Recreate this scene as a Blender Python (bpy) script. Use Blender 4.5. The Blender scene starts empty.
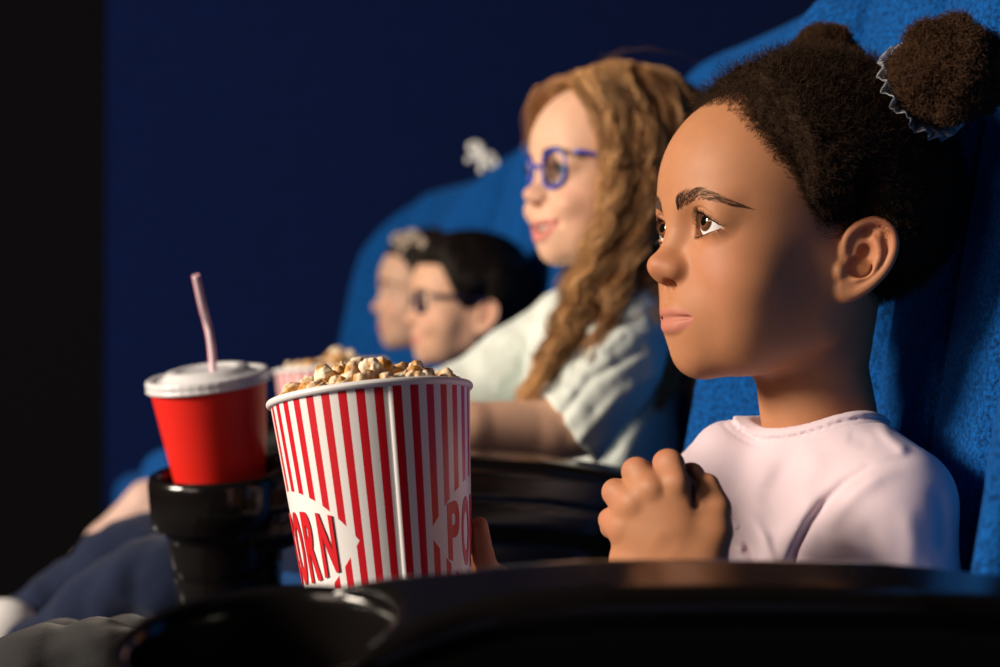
import bpy, bmesh, math, random, os
import numpy as np
from mathutils import Vector, Matrix, noise as mnoise
random.seed(7); RNG = np.random.default_rng(11)
SC = bpy.context.scene
COL = SC.collection
PI = math.pi
R = math.radians

# ------------------------------------------------------------------ camera
F = 1500.0
YAW = R(10.8); PITCH = R(0.63); CAMZ = 0.80
CAM = Vector((0.0, 0.0, CAMZ))
cam_data = bpy.data.cameras.new('camera'); cam = bpy.data.objects.new('camera', cam_data); COL.objects.link(cam)
cam_data.sensor_width = 36.0; cam_data.lens = 36.0 * F / 1000.0
cam_data.clip_start = 0.02
cam.location = CAM
cam.rotation_euler = (PI/2 + PITCH, 0, -YAW)
cam_data.dof.use_dof = True; cam_data.dof.focus_distance = 0.95; cam_data.dof.aperture_fstop = 4.2
SC.camera = cam
CM = cam.rotation_euler.to_matrix()

def at(px, py, d):
    """world point seen at pixel px,py at depth d along the camera axis"""
    return CAM + CM @ Vector(((px-500)/F*d, -(py-333.5)/F*d, -d))

# ------------------------------------------------------------------ object helpers
def link(name, mesh, mat=None, parent=None):
    o = bpy.data.objects.new(name, mesh); COL.objects.link(o)
    if mat is not None and not mesh.materials: mesh.materials.append(mat)
    if parent is not None: o.parent = parent
    return o
def empty(name, loc=(0, 0, 0), rz=0):
    o = bpy.data.objects.new(name, None); COL.objects.link(o); o.empty_display_size = .05
    o.location = loc; o.rotation_euler = (0, 0, rz)
    return o
def tag(o, label=None, cat=None, group=None, kind=None):
    if label: o['label'] = label
    if cat: o['category'] = cat
    if group: o['group'] = group
    if kind: o['kind'] = kind
    return o
def keep_world(o, parent):
    """parent without moving: parent is an unrotated/rotated empty"""
    o.parent = parent
    o.matrix_parent_inverse = (Matrix.Translation(parent.location) @ parent.rotation_euler.to_matrix().to_4x4()).inverted()
def smooth(me):
    me.polygons.foreach_set('use_smooth', np.ones(len(me.polygons), dtype=bool)); me.update()
def mesh_np(name, V, FA, sm=True, cols=None, uvs=None):
    """V (n,3) array ; FA list of arrays (m,3)/(m,4)"""
    me = bpy.data.meshes.new(name)
    V = np.asarray(V, dtype=np.float32)
    FA = [np.asarray(f, dtype=np.int32) for f in FA if len(f)]
    nl = sum(f.size for f in FA); npoly = sum(len(f) for f in FA)
    me.vertices.add(len(V)); me.vertices.foreach_set('co', V.ravel())
    me.loops.add(nl); me.polygons.add(npoly)
    me.loops.foreach_set('vertex_index', np.concatenate([f.ravel() for f in FA]))
    starts = []; s = 0
    for f in FA:
        k = f.shape[1]; starts.append(s + np.arange(len(f))*k); s += f.size
    me.polygons.foreach_set('loop_start', np.concatenate(starts).astype(np.int32))
    if cols is not None:
        a = me.color_attributes.new('Col', 'FLOAT_COLOR', 'POINT')
        c = np.ones((len(V), 4), dtype=np.float32); c[:, :3] = cols
        a.data.foreach_set('color', c.ravel())
    me.update(calc_edges=True); me.validate()
    if sm: smooth(me)
    return me
def bm_mesh(name, bm, sm=True):
    me = bpy.data.meshes.new(name); bm.to_mesh(me); bm.free()
    if sm: smooth(me)
    return me

# ------------------------------------------------------------------ implicit surfaces
def v3(*a): return np.array(a, dtype=np.float32)
def smin(a, b, k):
    h = np.maximum(k - np.abs(a-b), 0)/k
    return np.minimum(a, b) - h*h*k*.25
def smax(a, b, k): return -smin(-a, -b, k)
def sph(P, c, r): return np.linalg.norm(P - v3(*c), axis=1) - r
def rotm(rx=0, ry=0, rz=0):
    return np.array((Matrix.Rotation(R(rz), 3, 'Z') @ Matrix.Rotation(R(ry), 3, 'Y') @ Matrix.Rotation(R(rx), 3, 'X')), dtype=np.float32)
def ell(P, c, r, rot=None):
    q = P - v3(*c)
    if rot is not None: q = q @ rotm(*rot)
    r = v3(*r)
    k0 = np.linalg.norm(q/r, axis=1); k1 = np.linalg.norm(q/(r*r), axis=1)
    return k0*(k0-1)/np.maximum(k1, 1e-9)
def cap(P, a, b, ra, rb=None):
    if rb is None: rb = ra
    a = v3(*a); b = v3(*b); ab = b-a
    q = P-a
    t = np.clip((q@ab)/max(float(ab@ab), 1e-12), 0, 1)
    return np.linalg.norm(q - t[:, None]*ab, axis=1) - (ra + (rb-ra)*t)
def chain(P, pts, k=0):
    """pts: list of (x,y,z,r)"""
    d = None
    for p, q in zip(pts[:-1], pts[1:]):
        e = cap(P, p[:3], q[:3], p[3], q[3])
        d = e if d is None else (np.minimum(d, e) if k == 0 else smin(d, e, k))
    return d
def spline(pts, n=6):
    """catmull-rom through tuples of any dimension"""
    A = np.array(pts, dtype=float); out = []
    for i in range(len(A)-1):
        p0 = A[max(i-1, 0)]; p1 = A[i]; p2 = A[i+1]; p3 = A[min(i+2, len(A)-1)]
        for j in range(n):
            t = j/n
            out.append(.5*((2*p1)+(-p0+p2)*t+(2*p0-5*p1+4*p2-p3)*t*t+(-p0+3*p1-3*p2+p3)*t**3))
    out.append(A[-1]); return [tuple(o) for o in out]
def rbox(P, c, h, r, rot=None):
    q = P - v3(*c)
    if rot is not None: q = q @ rotm(*rot)
    q = np.abs(q) - (v3(*h) - r)
    return np.linalg.norm(np.maximum(q, 0), axis=1) + np.minimum(q.max(axis=1), 0) - r
def sstep(a, b, x):
    t = np.clip((x-a)/(b-a), 0, 1); return t*t*(3-2*t)
def gauss(x, m, s): return np.exp(-((x-m)/s)**2)
# cheap smooth value noise on points
_NT = RNG.random((32, 32, 32)).astype(np.float32)*2-1
def vnoise(P, sc):
    q = P*sc; i = np.floor(q).astype(np.int64); f = (q-i).astype(np.float32); f = f*f*(3-2*f); i &= 31; j = (i+1) & 31
    def g(a, b, c): return _NT[a, b, c]
    x0, y0, z0 = i.T; x1, y1, z1 = j.T; fx, fy, fz = f.T
    a = g(x0, y0, z0)*(1-fx)+g(x1, y0, z0)*fx; b = g(x0, y1, z0)*(1-fx)+g(x1, y1, z0)*fx
    c = g(x0, y0, z1)*(1-fx)+g(x1, y0, z1)*fx; d = g(x0, y1, z1)*(1-fx)+g(x1, y1, z1)*fx
    return (a*(1-fy)+b*fy)*(1-fz)+(c*(1-fy)+d*fy)*fz
def fbm(P, sc, o=3):
    s = 0; a = 1
    for k in range(o): s = s + a*vnoise(P + 17.3*k, sc*2**k); a *= .5
    return s

def surf(fn, lo, hi, h, refine=1):
    """polygonise fn(P)=0 in the box lo..hi with voxel h; returns V, quads"""
    import openvdb
    lo = np.array(lo, dtype=np.float32); hi = np.array(hi, dtype=np.float32)
    B = 4; n = np.ceil((hi-lo)/(h*B)).astype(int)          # coarse cells
    H = h*B
    ax = [lo[i] + H*(np.arange(n[i])+.5) for i in range(3)]
    G = np.stack(np.meshgrid(*ax, indexing='ij'), -1).reshape(-1, 3).astype(np.float32)
    dc = np.concatenate([fn(G[i:i+400000]) for i in range(0, len(G), 400000)])
    act = np.abs(dc) < H*1.9
    full = np.empty(tuple(n*B), dtype=np.float32)
    sgn = np.where(dc > 0, 3*h, -3*h).reshape(n)
    full[:] = np.repeat(np.repeat(np.repeat(sgn, B, 0), B, 1), B, 2)
    idx = np.argwhere(act.reshape(n))
    off = np.stack(np.meshgrid(*[np.arange(B)]*3, indexing='ij'), -1).reshape(-1, 3)
    for s in range(0, len(idx), 6000):
        I = (idx[s:s+6000, None, :]*B + off[None]).reshape(-1, 3)
        P = (lo + h*(I+.5)).astype(np.float32)
        full[I[:, 0], I[:, 1], I[:, 2]] = np.clip(fn(P), -3*h, 3*h)
    full[0] = full[-1] = 3*h; full[:, 0] = full[:, -1] = 3*h; full[:, :, 0] = full[:, :, -1] = 3*h
    g = openvdb.FloatGrid(3*h); g.copyFromArray(full)
    V, T, Q = g.convertToPolygons(0.0, 0.0)
    V = (np.asarray(V, dtype=np.float32)+.5)*h + lo
    for _ in range(refine):
        e = h*.35
        d = fn(V); gr = np.stack([fn(V+v3(e, 0, 0))-d, fn(V+v3(0, e, 0))-d, fn(V+v3(0, 0, e))-d], 1)/e
        g2 = np.maximum((gr*gr).sum(1), .15)
        V = V - np.clip(d/g2, -h, h)[:, None]*gr
    Q = np.asarray(Q)[:, ::-1]
    FA = [Q] + ([np.asarray(T)[:, ::-1]] if len(T) else [])
    return V.astype(np.float32), FA
def merge(parts):
    """parts: (V, [faces], cols)"""
    Vs = []; F4 = []; F3 = []; C = []; o = 0
    for V, FA, c in parts:
        Vs.append(V); C.append(c)
        for f in FA:
            (F4 if f.shape[1] == 4 else F3).append(f+o)
        o += len(V)
    FA = []
    if F4: FA.append(np.concatenate(F4))
    if F3: FA.append(np.concatenate(F3))
    return np.concatenate(Vs), FA, (np.concatenate(C) if C[0] is not None else None)
def xf(V, M, s=.001):
    M = np.array(M, dtype=np.float32); return (V*s) @ M[:3, :3].T + M[:3, 3]
def strands(paths, rad, sides=3, tip=.35):
    """paths (n,k,3) -> tube mesh arrays; rad scalar or (n,)"""
    paths = np.asarray(paths, dtype=np.float32); n, k, _ = paths.shape
    T = np.gradient(paths, axis=1); T /= np.linalg.norm(T, axis=2, keepdims=True)+1e-12
    ref = RNG.normal(size=(n, 1, 3)).astype(np.float32)
    A = np.cross(T, ref); A /= np.linalg.norm(A, axis=2, keepdims=True)+1e-12
    Bv = np.cross(T, A)
    rr = np.broadcast_to(np.asarray(rad, dtype=np.float32).reshape(-1, 1), (n, 1)) * np.linspace(1, tip, k)[None]
    ang = np.arange(sides)*2*PI/sides
    V = paths[:, :, None, :] + rr[:, :, None, None]*(np.cos(ang)[None, None, :, None]*A[:, :, None, :]+np.sin(ang)[None, None, :, None]*Bv[:, :, None, :])
    V = V.reshape(-1, 3)
    base = (np.arange(n)*k*sides)[:, None, None] + (np.arange(k-1)*sides)[None, :, None]
    s = np.arange(sides)[None, None, :]; s2 = (s+1) % sides
    Q = np.stack([base+s, base+s2, base+s2+sides, base+s+sides], -1).reshape(-1, 4)
    return V, [Q]
def lathe(prof, n=96, cx=0, cy=0):
    """prof list (r,z) -> V, quads, closed ends left open"""
    prof = np.array(prof, dtype=np.float32); m = len(prof)
    a = np.arange(n)*2*PI/n
    V = np.stack([prof[:, None, 0]*np.cos(a), prof[:, None, 0]*np.sin(a), np.broadcast_to(prof[:, None, 1], (m, n))], -1).reshape(-1, 3)
    i = np.arange(m-1)[:, None]*n; j = np.arange(n)[None]; j2 = (j+1) % n
    Q = np.stack([i+j, i+j2, i+n+j2, i+n+j], -1).reshape(-1, 4)
    return V+np.array((cx, cy, 0)), [Q]

# ------------------------------------------------------------------ materials
def mat(name, col=(1, 1, 1), rough=.5, spec=.5, metal=0, **kw):
    m = bpy.data.materials.new(name); m.use_nodes = True
    nt = m.node_tree; b = nt.nodes['Principled BSDF']
    b.inputs['Base Color'].default_value = (*col, 1); b.inputs['Roughness'].default_value = rough
    b.inputs['Specular IOR Level'].default_value = spec; b.inputs['Metallic'].default_value = metal
    for k, v in kw.items(): b.inputs[k.replace('_', ' ')].default_value = v
    return m
def nd(m, t, **kw):
    n = m.node_tree.nodes.new(t)
    for k, v in kw.items():
        if k in n.inputs: n.inputs[k].default_value = v
        else: setattr(n, k, v)
    return n
def lk(m, a, b): m.node_tree.links.new(a, b)
def bump(m, tex_out, strength=.3, dist=.001):
    bp = nd(m, 'ShaderNodeBump'); bp.inputs['Strength'].default_value = strength; bp.inputs['Distance'].default_value = dist
    lk(m, tex_out, bp.inputs['Height']); lk(m, bp.outputs[0], m.node_tree.nodes['Principled BSDF'].inputs['Normal']); return bp
def noise_tex(m, scale, detail=4, rough=.5, coord='Object'):
    tc = nd(m, 'ShaderNodeTexCoord'); n = nd(m, 'ShaderNodeTexNoise')
    n.inputs['Scale'].default_value = scale; n.inputs['Detail'].default_value = detail; n.inputs['Roughness'].default_value = rough
    lk(m, tc.outputs[coord], n.inputs['Vector']); return n
def skin_mat(name, sss=.15, rough=.55):
    m = mat(name, rough=rough, spec=.3)
    b = m.node_tree.nodes['Principled BSDF']
    a = nd(m, 'ShaderNodeVertexColor'); a.layer_name = 'Col'
    n = noise_tex(m, 900, 3)
    n2 = noise_tex(m, 70, 4)
    mx = nd(m, 'ShaderNodeMixRGB', blend_type='MULTIPLY'); mx.inputs[0].default_value = 1
    rp = nd(m, 'ShaderNodeMapRange'); rp.inputs[3].default_value = .88; rp.inputs[4].default_value = 1.12
    lk(m, n2.outputs[0], rp.inputs[0]); lk(m, a.outputs[0], mx.inputs[1]); lk(m, rp.outputs[0], mx.inputs[2])
    lk(m, mx.outputs[0], b.inputs['Base Color'])
    b.inputs['Subsurface Weight'].default_value = sss; b.inputs['Subsurface Radius'].default_value = (1, .35, .18); b.inputs['Subsurface Scale'].default_value = .006
    bump(m, n.outputs[0], .25, .0004)
    return m
def cloth_mat(name, col, scale=1500, rough=.85, var=.06, bs=.25):
    m = mat(name, col, rough, .15); b = m.node_tree.nodes['Principled BSDF']
    b.inputs['Sheen Weight'].default_value = .15
    n = noise_tex(m, scale, 2); n2 = noise_tex(m, 25, 3)
    rp = nd(m, 'ShaderNodeMapRange'); rp.inputs[3].default_value = 1-var; rp.inputs[4].default_value = 1+var
    mx = nd(m, 'ShaderNodeMixRGB', blend_type='MULTIPLY'); mx.inputs[0].default_value = 1; mx.inputs[1].default_value = (*col, 1)
    lk(m, n2.outputs[0], rp.inputs[0]); lk(m, rp.outputs[0], mx.inputs[2]); lk(m, mx.outputs[0], b.inputs['Base Color'])
    bump(m, n.outputs[0], bs, .0006)
    return m
def hair_mat(name, rough=.45, spec=.35):
    m = mat(name, rough=rough, spec=spec)
    a = nd(m, 'ShaderNodeVertexColor'); a.layer_name = 'Col'
    lk(m, a.outputs[0], m.node_tree.nodes['Principled BSDF'].inputs['Base Color']); return m
# ------------------------------------------------------------------ the head (mm; x forward, y to the person's left, z up; origin mid head at eye level)
EARO = v3(2, 67, -27); EARS = .93
E1 = v3(-.883, .469, 0); E3 = v3(.469, .883, 0)
EAR_OUT = [(-10, -20), (-9, -27), (-2, -27.5), (8, -23), (17, -16), (25, -6), (29.5, 7), (28, 18), (21, 26), (12.8, 28), (3.2, 24), (-6, 15), (-9.6, 4), (-10, -8)]
EAR_HEL = spline([(0, -3, -2, 2.4), (-5, 5, 1, 2.8), (-3.5, 15, 2.5, 3.0), (3, 22, 3.5, 3.1), (12.5, 25.8, 4.2, 3.0), (20.5, 23.8, 5, 3.0), (26, 17, 5.5, 3.0), (27, 7, 5.5, 3.1), (22.5, -5, 4.5, 3.1), (14, -15, 3, 3.4), (5, -21, 1, 4.2), (-4, -23.5, -2, 5.0), (-8, -20, -3, 4.2)], 3)
EAR_ANT = spline([(10, 18, 2, 1.8), (15, 13, 3.5, 2.6), (18, 5, 4, 3.0), (16, -3, 4, 3.0), (11, -9.5, 3, 2.8), (4, -13, 2, 2.8), (1, -14, 1, 2.2)], 3)
EAR_ANT2 = spline([(18, 18, 3, 1.6), (17, 11, 3.6, 2.4), (17.5, 5, 4, 2.6)], 3)
def poly2d(p, poly):
    poly = np.array(poly, dtype=np.float32); n = len(poly)
    d = np.full(len(p), 1e9, dtype=np.float32); s = np.ones(len(p), dtype=np.float32)
    for i in range(n):
        a = poly[i]; b = poly[i-1]; e = b-a; w = p-a
        t = np.clip((w@e)/float(e@e), 0, 1); q = w - t[:, None]*e
        d = np.minimum(d, (q*q).sum(1))
        c1 = p[:, 1] >= a[1]; c2 = p[:, 1] < b[1]; c3 = e[0]*w[:, 1] > e[1]*w[:, 0]
        fl = (c1 & c2 & c3) | (~c1 & ~c2 & ~c3)
        s = np.where(fl, -s, s)
    return s*np.sqrt(d)
def ear_sdf(P):
    q = P-EARO
    L = np.stack([q@E1, q[:, 2], q@E3], 1)/EARS
    far = np.linalg.norm(L-v3(8, 0, 0), axis=1) - 42
    near = far < 12
    out = far.copy()
    if not near.any(): return out
    S = L[near]
    p2 = poly2d(S[:, :2], EAR_OUT) + 2
    base = 1.0 + .08*S[:, 0] - 2.0*gauss(S[:, 0], 6, 9)*gauss(S[:, 1], -2, 10) - 1.5*gauss(S[:, 0], 10, 5)*gauss(S[:, 1], 17, 5)
    pl = smax(p2, np.abs(S[:, 2]-base)-1.7, 2)
    d = smin(pl, chain(S, EAR_HEL), 2.0)
    d = smin(d, chain(S, EAR_ANT), 2.2); d = smin(d, chain(S, EAR_ANT2), 2.0)
    d = smin(d, ell(S, (-8.5, -8, 0), (4, 6, 4.5)), 3)            # tragus
    d = smin(d, ell(S, (-4, -20, -2), (8, 8, 4.5)), 3)
    d = smin(d, cap(S, (-2, -5, -10), (10, 6, -9), 9, 10), 5)       # back of the concha, joins the skull
    conc = smin(ell(S, (5, -5, 3), (8.5, 7.5, 8)), ell(S, (8.5, 5, 4), (5.0, 5.5, 7)), 3)
    d = smax(d, -conc, 2)
    d = smin(d, ell(S, (5, -2, -5.5), (12, 13, 4)), 2)
    d = smax(d, -ell(S, (9.5, 17.5, 4), (4.2, 3.6, 3.6)), 1.5)
    out[near] = np.minimum(d, 1e3)
    out[near] = np.where(far[near] > 4, np.maximum(out[near], far[near]), out[near])
    return out*EARS
D0 = dict(ear=1, smile=0, open=0, nose=1.0, chin=0, eyeopen=1.0, cheek=1.0, browz=0, nosetip=0, neck=(-8, 0, -95), neckr=37, neckb=(-22, 0, -175), ball=(74.5, 30.5, -3.8), ballr=13)
def up_lid(y, o): return np.where(y < 29, -4.5 + 11*o*(1-np.clip((29-y)/12.5, 0, 1)**2), -3.0 + 9.5*o*(1-np.clip((y-29)/15.5, 0, 1)**1.8))
def lo_lid(y): return -5.2 - 2.0*np.clip(1-((y-31)/13)**2, 0, 1) + .12*(y-30)
def head_sdf(P, p):
    A = P.copy(); A[:, 1] = np.sqrt(P[:, 1]**2 + 1.0)               # mirrored side, rounded on the midline
    x, y, z = P[:, 0], A[:, 1], P[:, 2]
    d = ell(P, (0, 0, 24), (90, 70, 74))
    d = smin(d, ell(P, (40, 0, 22), (53.5, 60, 56)), 22)              # forehead
    d = smin(d, ell(P, (30, 0, -36), (61, 55, 58)), 26)             # face
    d = smin(d, ell(A, (56, 30, -42), (28, 29*p['cheek'], 32)), 20) # cheeks
    d = smin(d, chain(A, [(70, 2, -86, 13), (46, 24, -80, 16), (14, 40, -64, 16), (0, 44, -36, 15)]), 26)  # jaw
    d = smin(d, ell(P, (76+p['chin'], 0, -85), (14, 18, 13.5)), 14)
    d = smin(d, ell(A, (58, 24, -68), (20, 20, 20)), 20)
    d = smin(d, ell(P, (77, 0, -58), (19.5, 28, 24)), 14)           # muzzle
    d = smin(d, ell(A, (77, 24, 7+p['browz']), (11, 20, 9), (0, 0, 14)), 14)    # brow
    d = smax(d, -ell(A, (99, 25, -5), (15, 14, 11), (0, 0, 4)), 12)           # sockets
    bc = p['ball']; br = p['ballr']
    d = smin(d, sph(A, bc, br+1.1), 7)                               # lids
    n = p['nose']
    d = smin(d, chain(P, [(84, 0, 8, 9), (87.5, 0, -8, 7.4), (95, 0, -21, 7.5)]), 9)
    ns = smin(ell(P, (100.5+p['nosetip'], 0, -29), (10, 10.5*n, 9)), ell(A, (93, 10.8*n, -32), (10, 7.4, 7.4)), 8)
    ns = smin(ns, ell(P, (94, 0, -36), (10, 6, 6)), 5)
    d = smin(d, ns, 5)
    d = smax(d, -ell(A, (97.5, 6.8*n, -41), (5.5, 3.2, 4.5), (0, 0, 15)), 1.6)    # nostrils
    d = smax(d, -cap(P, (99.5, 0, -44), (98.5, 0, -53), 1.8, 2.2), 3)             # philtrum
    s = p['smile']; op = p['open']
    cy = 24.5+4*s; cz = -62.0+4.5*s; cx = 87-2.5*s
    ul = spline([(95.0-.8*s, 0, -58.3+.5*s, 3.9), (94.4, 6, -57.6+.5*s, 4.0), (91.4-.6*s, 13+s, -59.2+s*2, 3.4), (cx-.8, cy-1, cz+.3, 1.4)], 3)
    ll = spline([(93.6-s, 0, -68.2-op, 4.9), (92.8-s, 8, -67.8-op, 4.7), (89.6, 15, -65.8-op*.6+2*s, 3.4), (cx-1, cy-1, cz-1, 1.4)], 3)
    d = smin(d, chain(A, ul), 2.6); d = smin(d, chain(A, ll), 2.6)
    gap = spline([(97.6, 0, -63.2-op*.5, .75+op*.62), (95.4, 9, -62.7-op*.4+s, .75+op*.55), (91.2, 17, -63.0-op*.2+2.6*s, .7+op*.25), (cx+.2, cy-.5, cz-.3, .45)], 3)
    if op <= 0 and s == 0: gap = spline([(99.6, 0, -63.4, 1.5), (97.6, 9, -62.8, 1.5), (93.2, 17, -62.7, 1.3), (cx+1.2, cy-.5, cz-.3, .9)], 3)
    g1 = chain(A, gap); g2 = chain(A, [(g[0]-2-op, g[1], g[2], g[3]) for g in gap])
    d = smax(d, -(np.minimum(g1, g2) if op > 0 or s > 0 else g1), 1.6)
    if s > 0: d = smax(d, -ell(A, (cx+4.5, cy+3.2, cz-.5), (3.0, 1.8, 2.6)), 5)               # corner dimple
    if s > 0:
        d = smax(d, -chain(A, [(99, 16, -38, 1.0), (93, 25, -50, 1.8), (86, 31, -62, 1.0)]), 6)
        d = smin(d, ell(A, (76, 36, -42), (16, 15, 13)), 9)
    # eye opening
    o = p['eyeopen']
    f = np.maximum(np.maximum(z-(up_lid(y, o)+bc[2]), (lo_lid(y)+bc[2])-z), np.maximum(17.5-y, y-44.5))
    d = smax(d, -np.maximum(f, np.maximum(-sph(A, bc, br-1.3), np.maximum(sph(A, bc, br+14), bc[0]-3-x))), .9)
    # lid fold
    d = d + .9*gauss(z-bc[2]-up_lid(y, o)-3.6, 0, .9)*sstep(20, 25, y)*sstep(45, 40, y)*sstep(80, 84, x)
    # neck
    nk, nb = p['neck'], p['neckb']
    mid = [(nk[i]+nb[i])/2 for i in range(3)]
    d = smin(d, chain(P, [(nk[0]-6, nk[1], nk[2]+45, p['neckr']+2), (*nk, p['neckr']), (*nb, p['neckr']+3)]), 14)
    if p['ear']:
        d = smin(d, ear_sdf(A), 2.5)
    return d
def lips_mask(P, p):
    s = p['smile']; op = p['open']
    y = np.abs(P[:, 1]); z = P[:, 2]
    cy = 24.5+4*s
    t = np.clip(1-(y/cy)**2, 0, 1)
    cz = -62.8+5*s*(y/cy)**2
    top = cz + 7.8*np.sqrt(t)*(1-.10*gauss(y, 0, 2.6)) - 1.0*np.sqrt(t)
    bot = cz - (9.8+op)*np.sqrt(t)
    return sstep(-1.2, 1.2, np.minimum(top-z, z-bot))*sstep(82, 87, P[:, 0])*(y < cy+.5)
def head_cols(P, p, base, lip, red, scalp=None):
    c = np.tile(np.array(base, dtype=np.float32), (len(P), 1))
    A = P.copy(); A[:, 1] = np.abs(A[:, 1])
    def mixc(c, col, w): return c*(1-w[:, None]) + np.array(col, dtype=np.float32)*w[:, None]
    w = np.clip(gauss(np.linalg.norm(A-v3(80, 38, -34), axis=1), 0, 20)*.45 + gauss(np.linalg.norm(P-v3(110, 0, -30), axis=1), 0, 13)*.35, 0, 1)
    w = np.maximum(w, gauss(np.linalg.norm(A-v3(-15, 80, 0), axis=1), 0, 30)*.5)
    c = mixc(c, red, w)
    c = mixc(c, lip, lips_mask(P, p)*.9)
    if scalp is not None: c = mixc(c, *scalp)
    # lash line
    bc = p['ball']; y = A[:, 1]; z = P[:, 2]-bc[2]
    near = (np.abs(z-up_lid(y, p['eyeopen'])) < 1.0) & (y > 18) & (y < 44.5) & (P[:, 0] > 78)
    c = mixc(c, np.array(base)*.22, near*.75)
    return c
def on_face(fn, y, z, x0=125, step=.5):
    """march back along -x onto the surface for arrays y,z"""
    P = np.stack([np.full(len(y), x0, dtype=np.float32), y, z], 1).astype(np.float32)
    for _ in range(60):
        d = fn(P); P[:, 0] -= np.clip(d*.7, -2, 8)
    return P
def eye_mesh(br, iris, look, sc=(.85, .84, .86)):
    """eyeball about its centre, pole along look (unit), vertex coloured; mm"""
    n, m = 48, 64
    th = np.linspace(0, PI, n)**1.0; ph = np.arange(m)*2*PI/m
    th = PI*(np.linspace(0, 1, n)**1.6)
    T, Ph = np.meshgrid(th, ph, indexing='ij')
    r = br + .7*np.exp(-(T/.42)**4)
    V = np.stack([r*np.cos(T), r*np.sin(T)*np.cos(Ph), r*np.sin(T)*np.sin(Ph)], -1).reshape(-1, 3)
    c = np.tile(np.array(sc, dtype=np.float32), (len(V), 1)); t = T.ravel()
    ir = np.array(iris); rad = .50
    c[t < rad+.03] = ir*.25
    c[t < rad-.03] = ir*(.75)
    c[t < rad*.7] = ir*1.3
    c[t < rad*.45] = (.004, .004, .004)
    i = np.arange(n-1)[:, None]*m; j = np.arange(m)[None]; j2 = (j+1) % m
    Q = np.stack([i+j, i+m+j, i+m+j2, i+j2], -1).reshape(-1, 4)
    q = Vector((1, 0, 0)).rotation_difference(Vector(look)).to_matrix()
    V = V @ np.array(q).T
    return V.astype(np.float32), [Q], c
# ------------------------------------------------------------------ the cinema: room, seats, armrests
ROWX, PITCHY = 0.46, 0.66
SEATY = [0.945, 1.605, 2.285, 2.95]
SEATDX = [-0.015, 0.06, -0.02, -0.10]
SEATSX = [.93, .68, 1, 1]
SEATRZ = [0, 5, 12, 13]
def plain(name, pts, m, thick=None, kind='structure'):
    bm = bmesh.new(); lo, hi = pts
    bmesh.ops.create_cube(bm, size=1)
    for v in bm.verts:
        v.co = Vector([lo[i] if v.co[i] < 0 else hi[i] for i in range(3)])
    bmesh.ops.bevel(bm, geom=bm.edges[:], offset=.004, segments=1)
    o = link(name, bm_mesh(name, bm, False), m); tag(o, kind=kind); return o
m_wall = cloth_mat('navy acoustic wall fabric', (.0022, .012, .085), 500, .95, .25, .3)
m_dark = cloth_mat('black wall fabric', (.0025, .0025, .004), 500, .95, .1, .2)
m_floor = cloth_mat('dark carpet', (.008, .009, .016), 400, .95, .2, .5)
m_ceil = cloth_mat('dark ceiling', (.006, .007, .014), 300, .95, .1, .2)
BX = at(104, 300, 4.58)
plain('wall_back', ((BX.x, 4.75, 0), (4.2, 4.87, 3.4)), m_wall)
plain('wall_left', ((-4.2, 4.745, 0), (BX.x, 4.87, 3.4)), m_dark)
plain('wall_front', ((-4.35, -2.6, 0), (-4.2, 4.87, 3.4)), m_dark)
plain('floor', ((-4.35, -2.6, -.1), (4.2, 4.87, 0)), m_floor)
plain('ceiling', ((-4.35, -2.6, 3.4), (4.2, 4.87, 3.5)), m_ceil)
plain('baseboard_back', ((BX.x, 4.72, 0), (4.2, 4.76, .12)), m_dark)

# blue plush upholstery
def plush(name, col):
    m = mat(name, col, .9, .12); b = m.node_tree.nodes['Principled BSDF']
    b.inputs['Sheen Weight'].default_value = .25; b.inputs['Sheen Tint'].default_value = (.15, .35, .9, 1); b.inputs['Sheen Roughness'].default_value = .45
    n = noise_tex(m, 330, 3, .65); n2 = noise_tex(m, 14, 3)
    rp = nd(m, 'ShaderNodeValToRGB'); e = rp.color_ramp.elements
    e[0].position = .36; e[0].color = tuple(c*.45 for c in col)+(1,); e[1].position = .66; e[1].color = tuple(min(1, c*1.55) for c in col)+(1,)
    r2 = nd(m, 'ShaderNodeMapRange'); r2.inputs[3].default_value = .85; r2.inputs[4].default_value = 1.15
    mx = nd(m, 'ShaderNodeMixRGB', blend_type='MULTIPLY'); mx.inputs[0].default_value = 1
    lk(m, n.outputs[0], rp.inputs[0]); lk(m, n2.outputs[0], r2.inputs[0]); lk(m, rp.outputs[0], mx.inputs[1]); lk(m, r2.outputs[0], mx.inputs[2])
    lk(m, mx.outputs[0], b.inputs['Base Color']); bump(m, n.outputs[0], .8, .0025); return m
m_plush = plush('blue plush', (.002, .068, .27))
m_black = mat('glossy black plastic', (.006, .005, .005), .16, .55)
_n = noise_tex(m_black, 60, 3); bump(m_black, _n.outputs[0], .04, .001)
m_metal = mat('black painted steel', (.01, .01, .012), .4, .5, 0)

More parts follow.
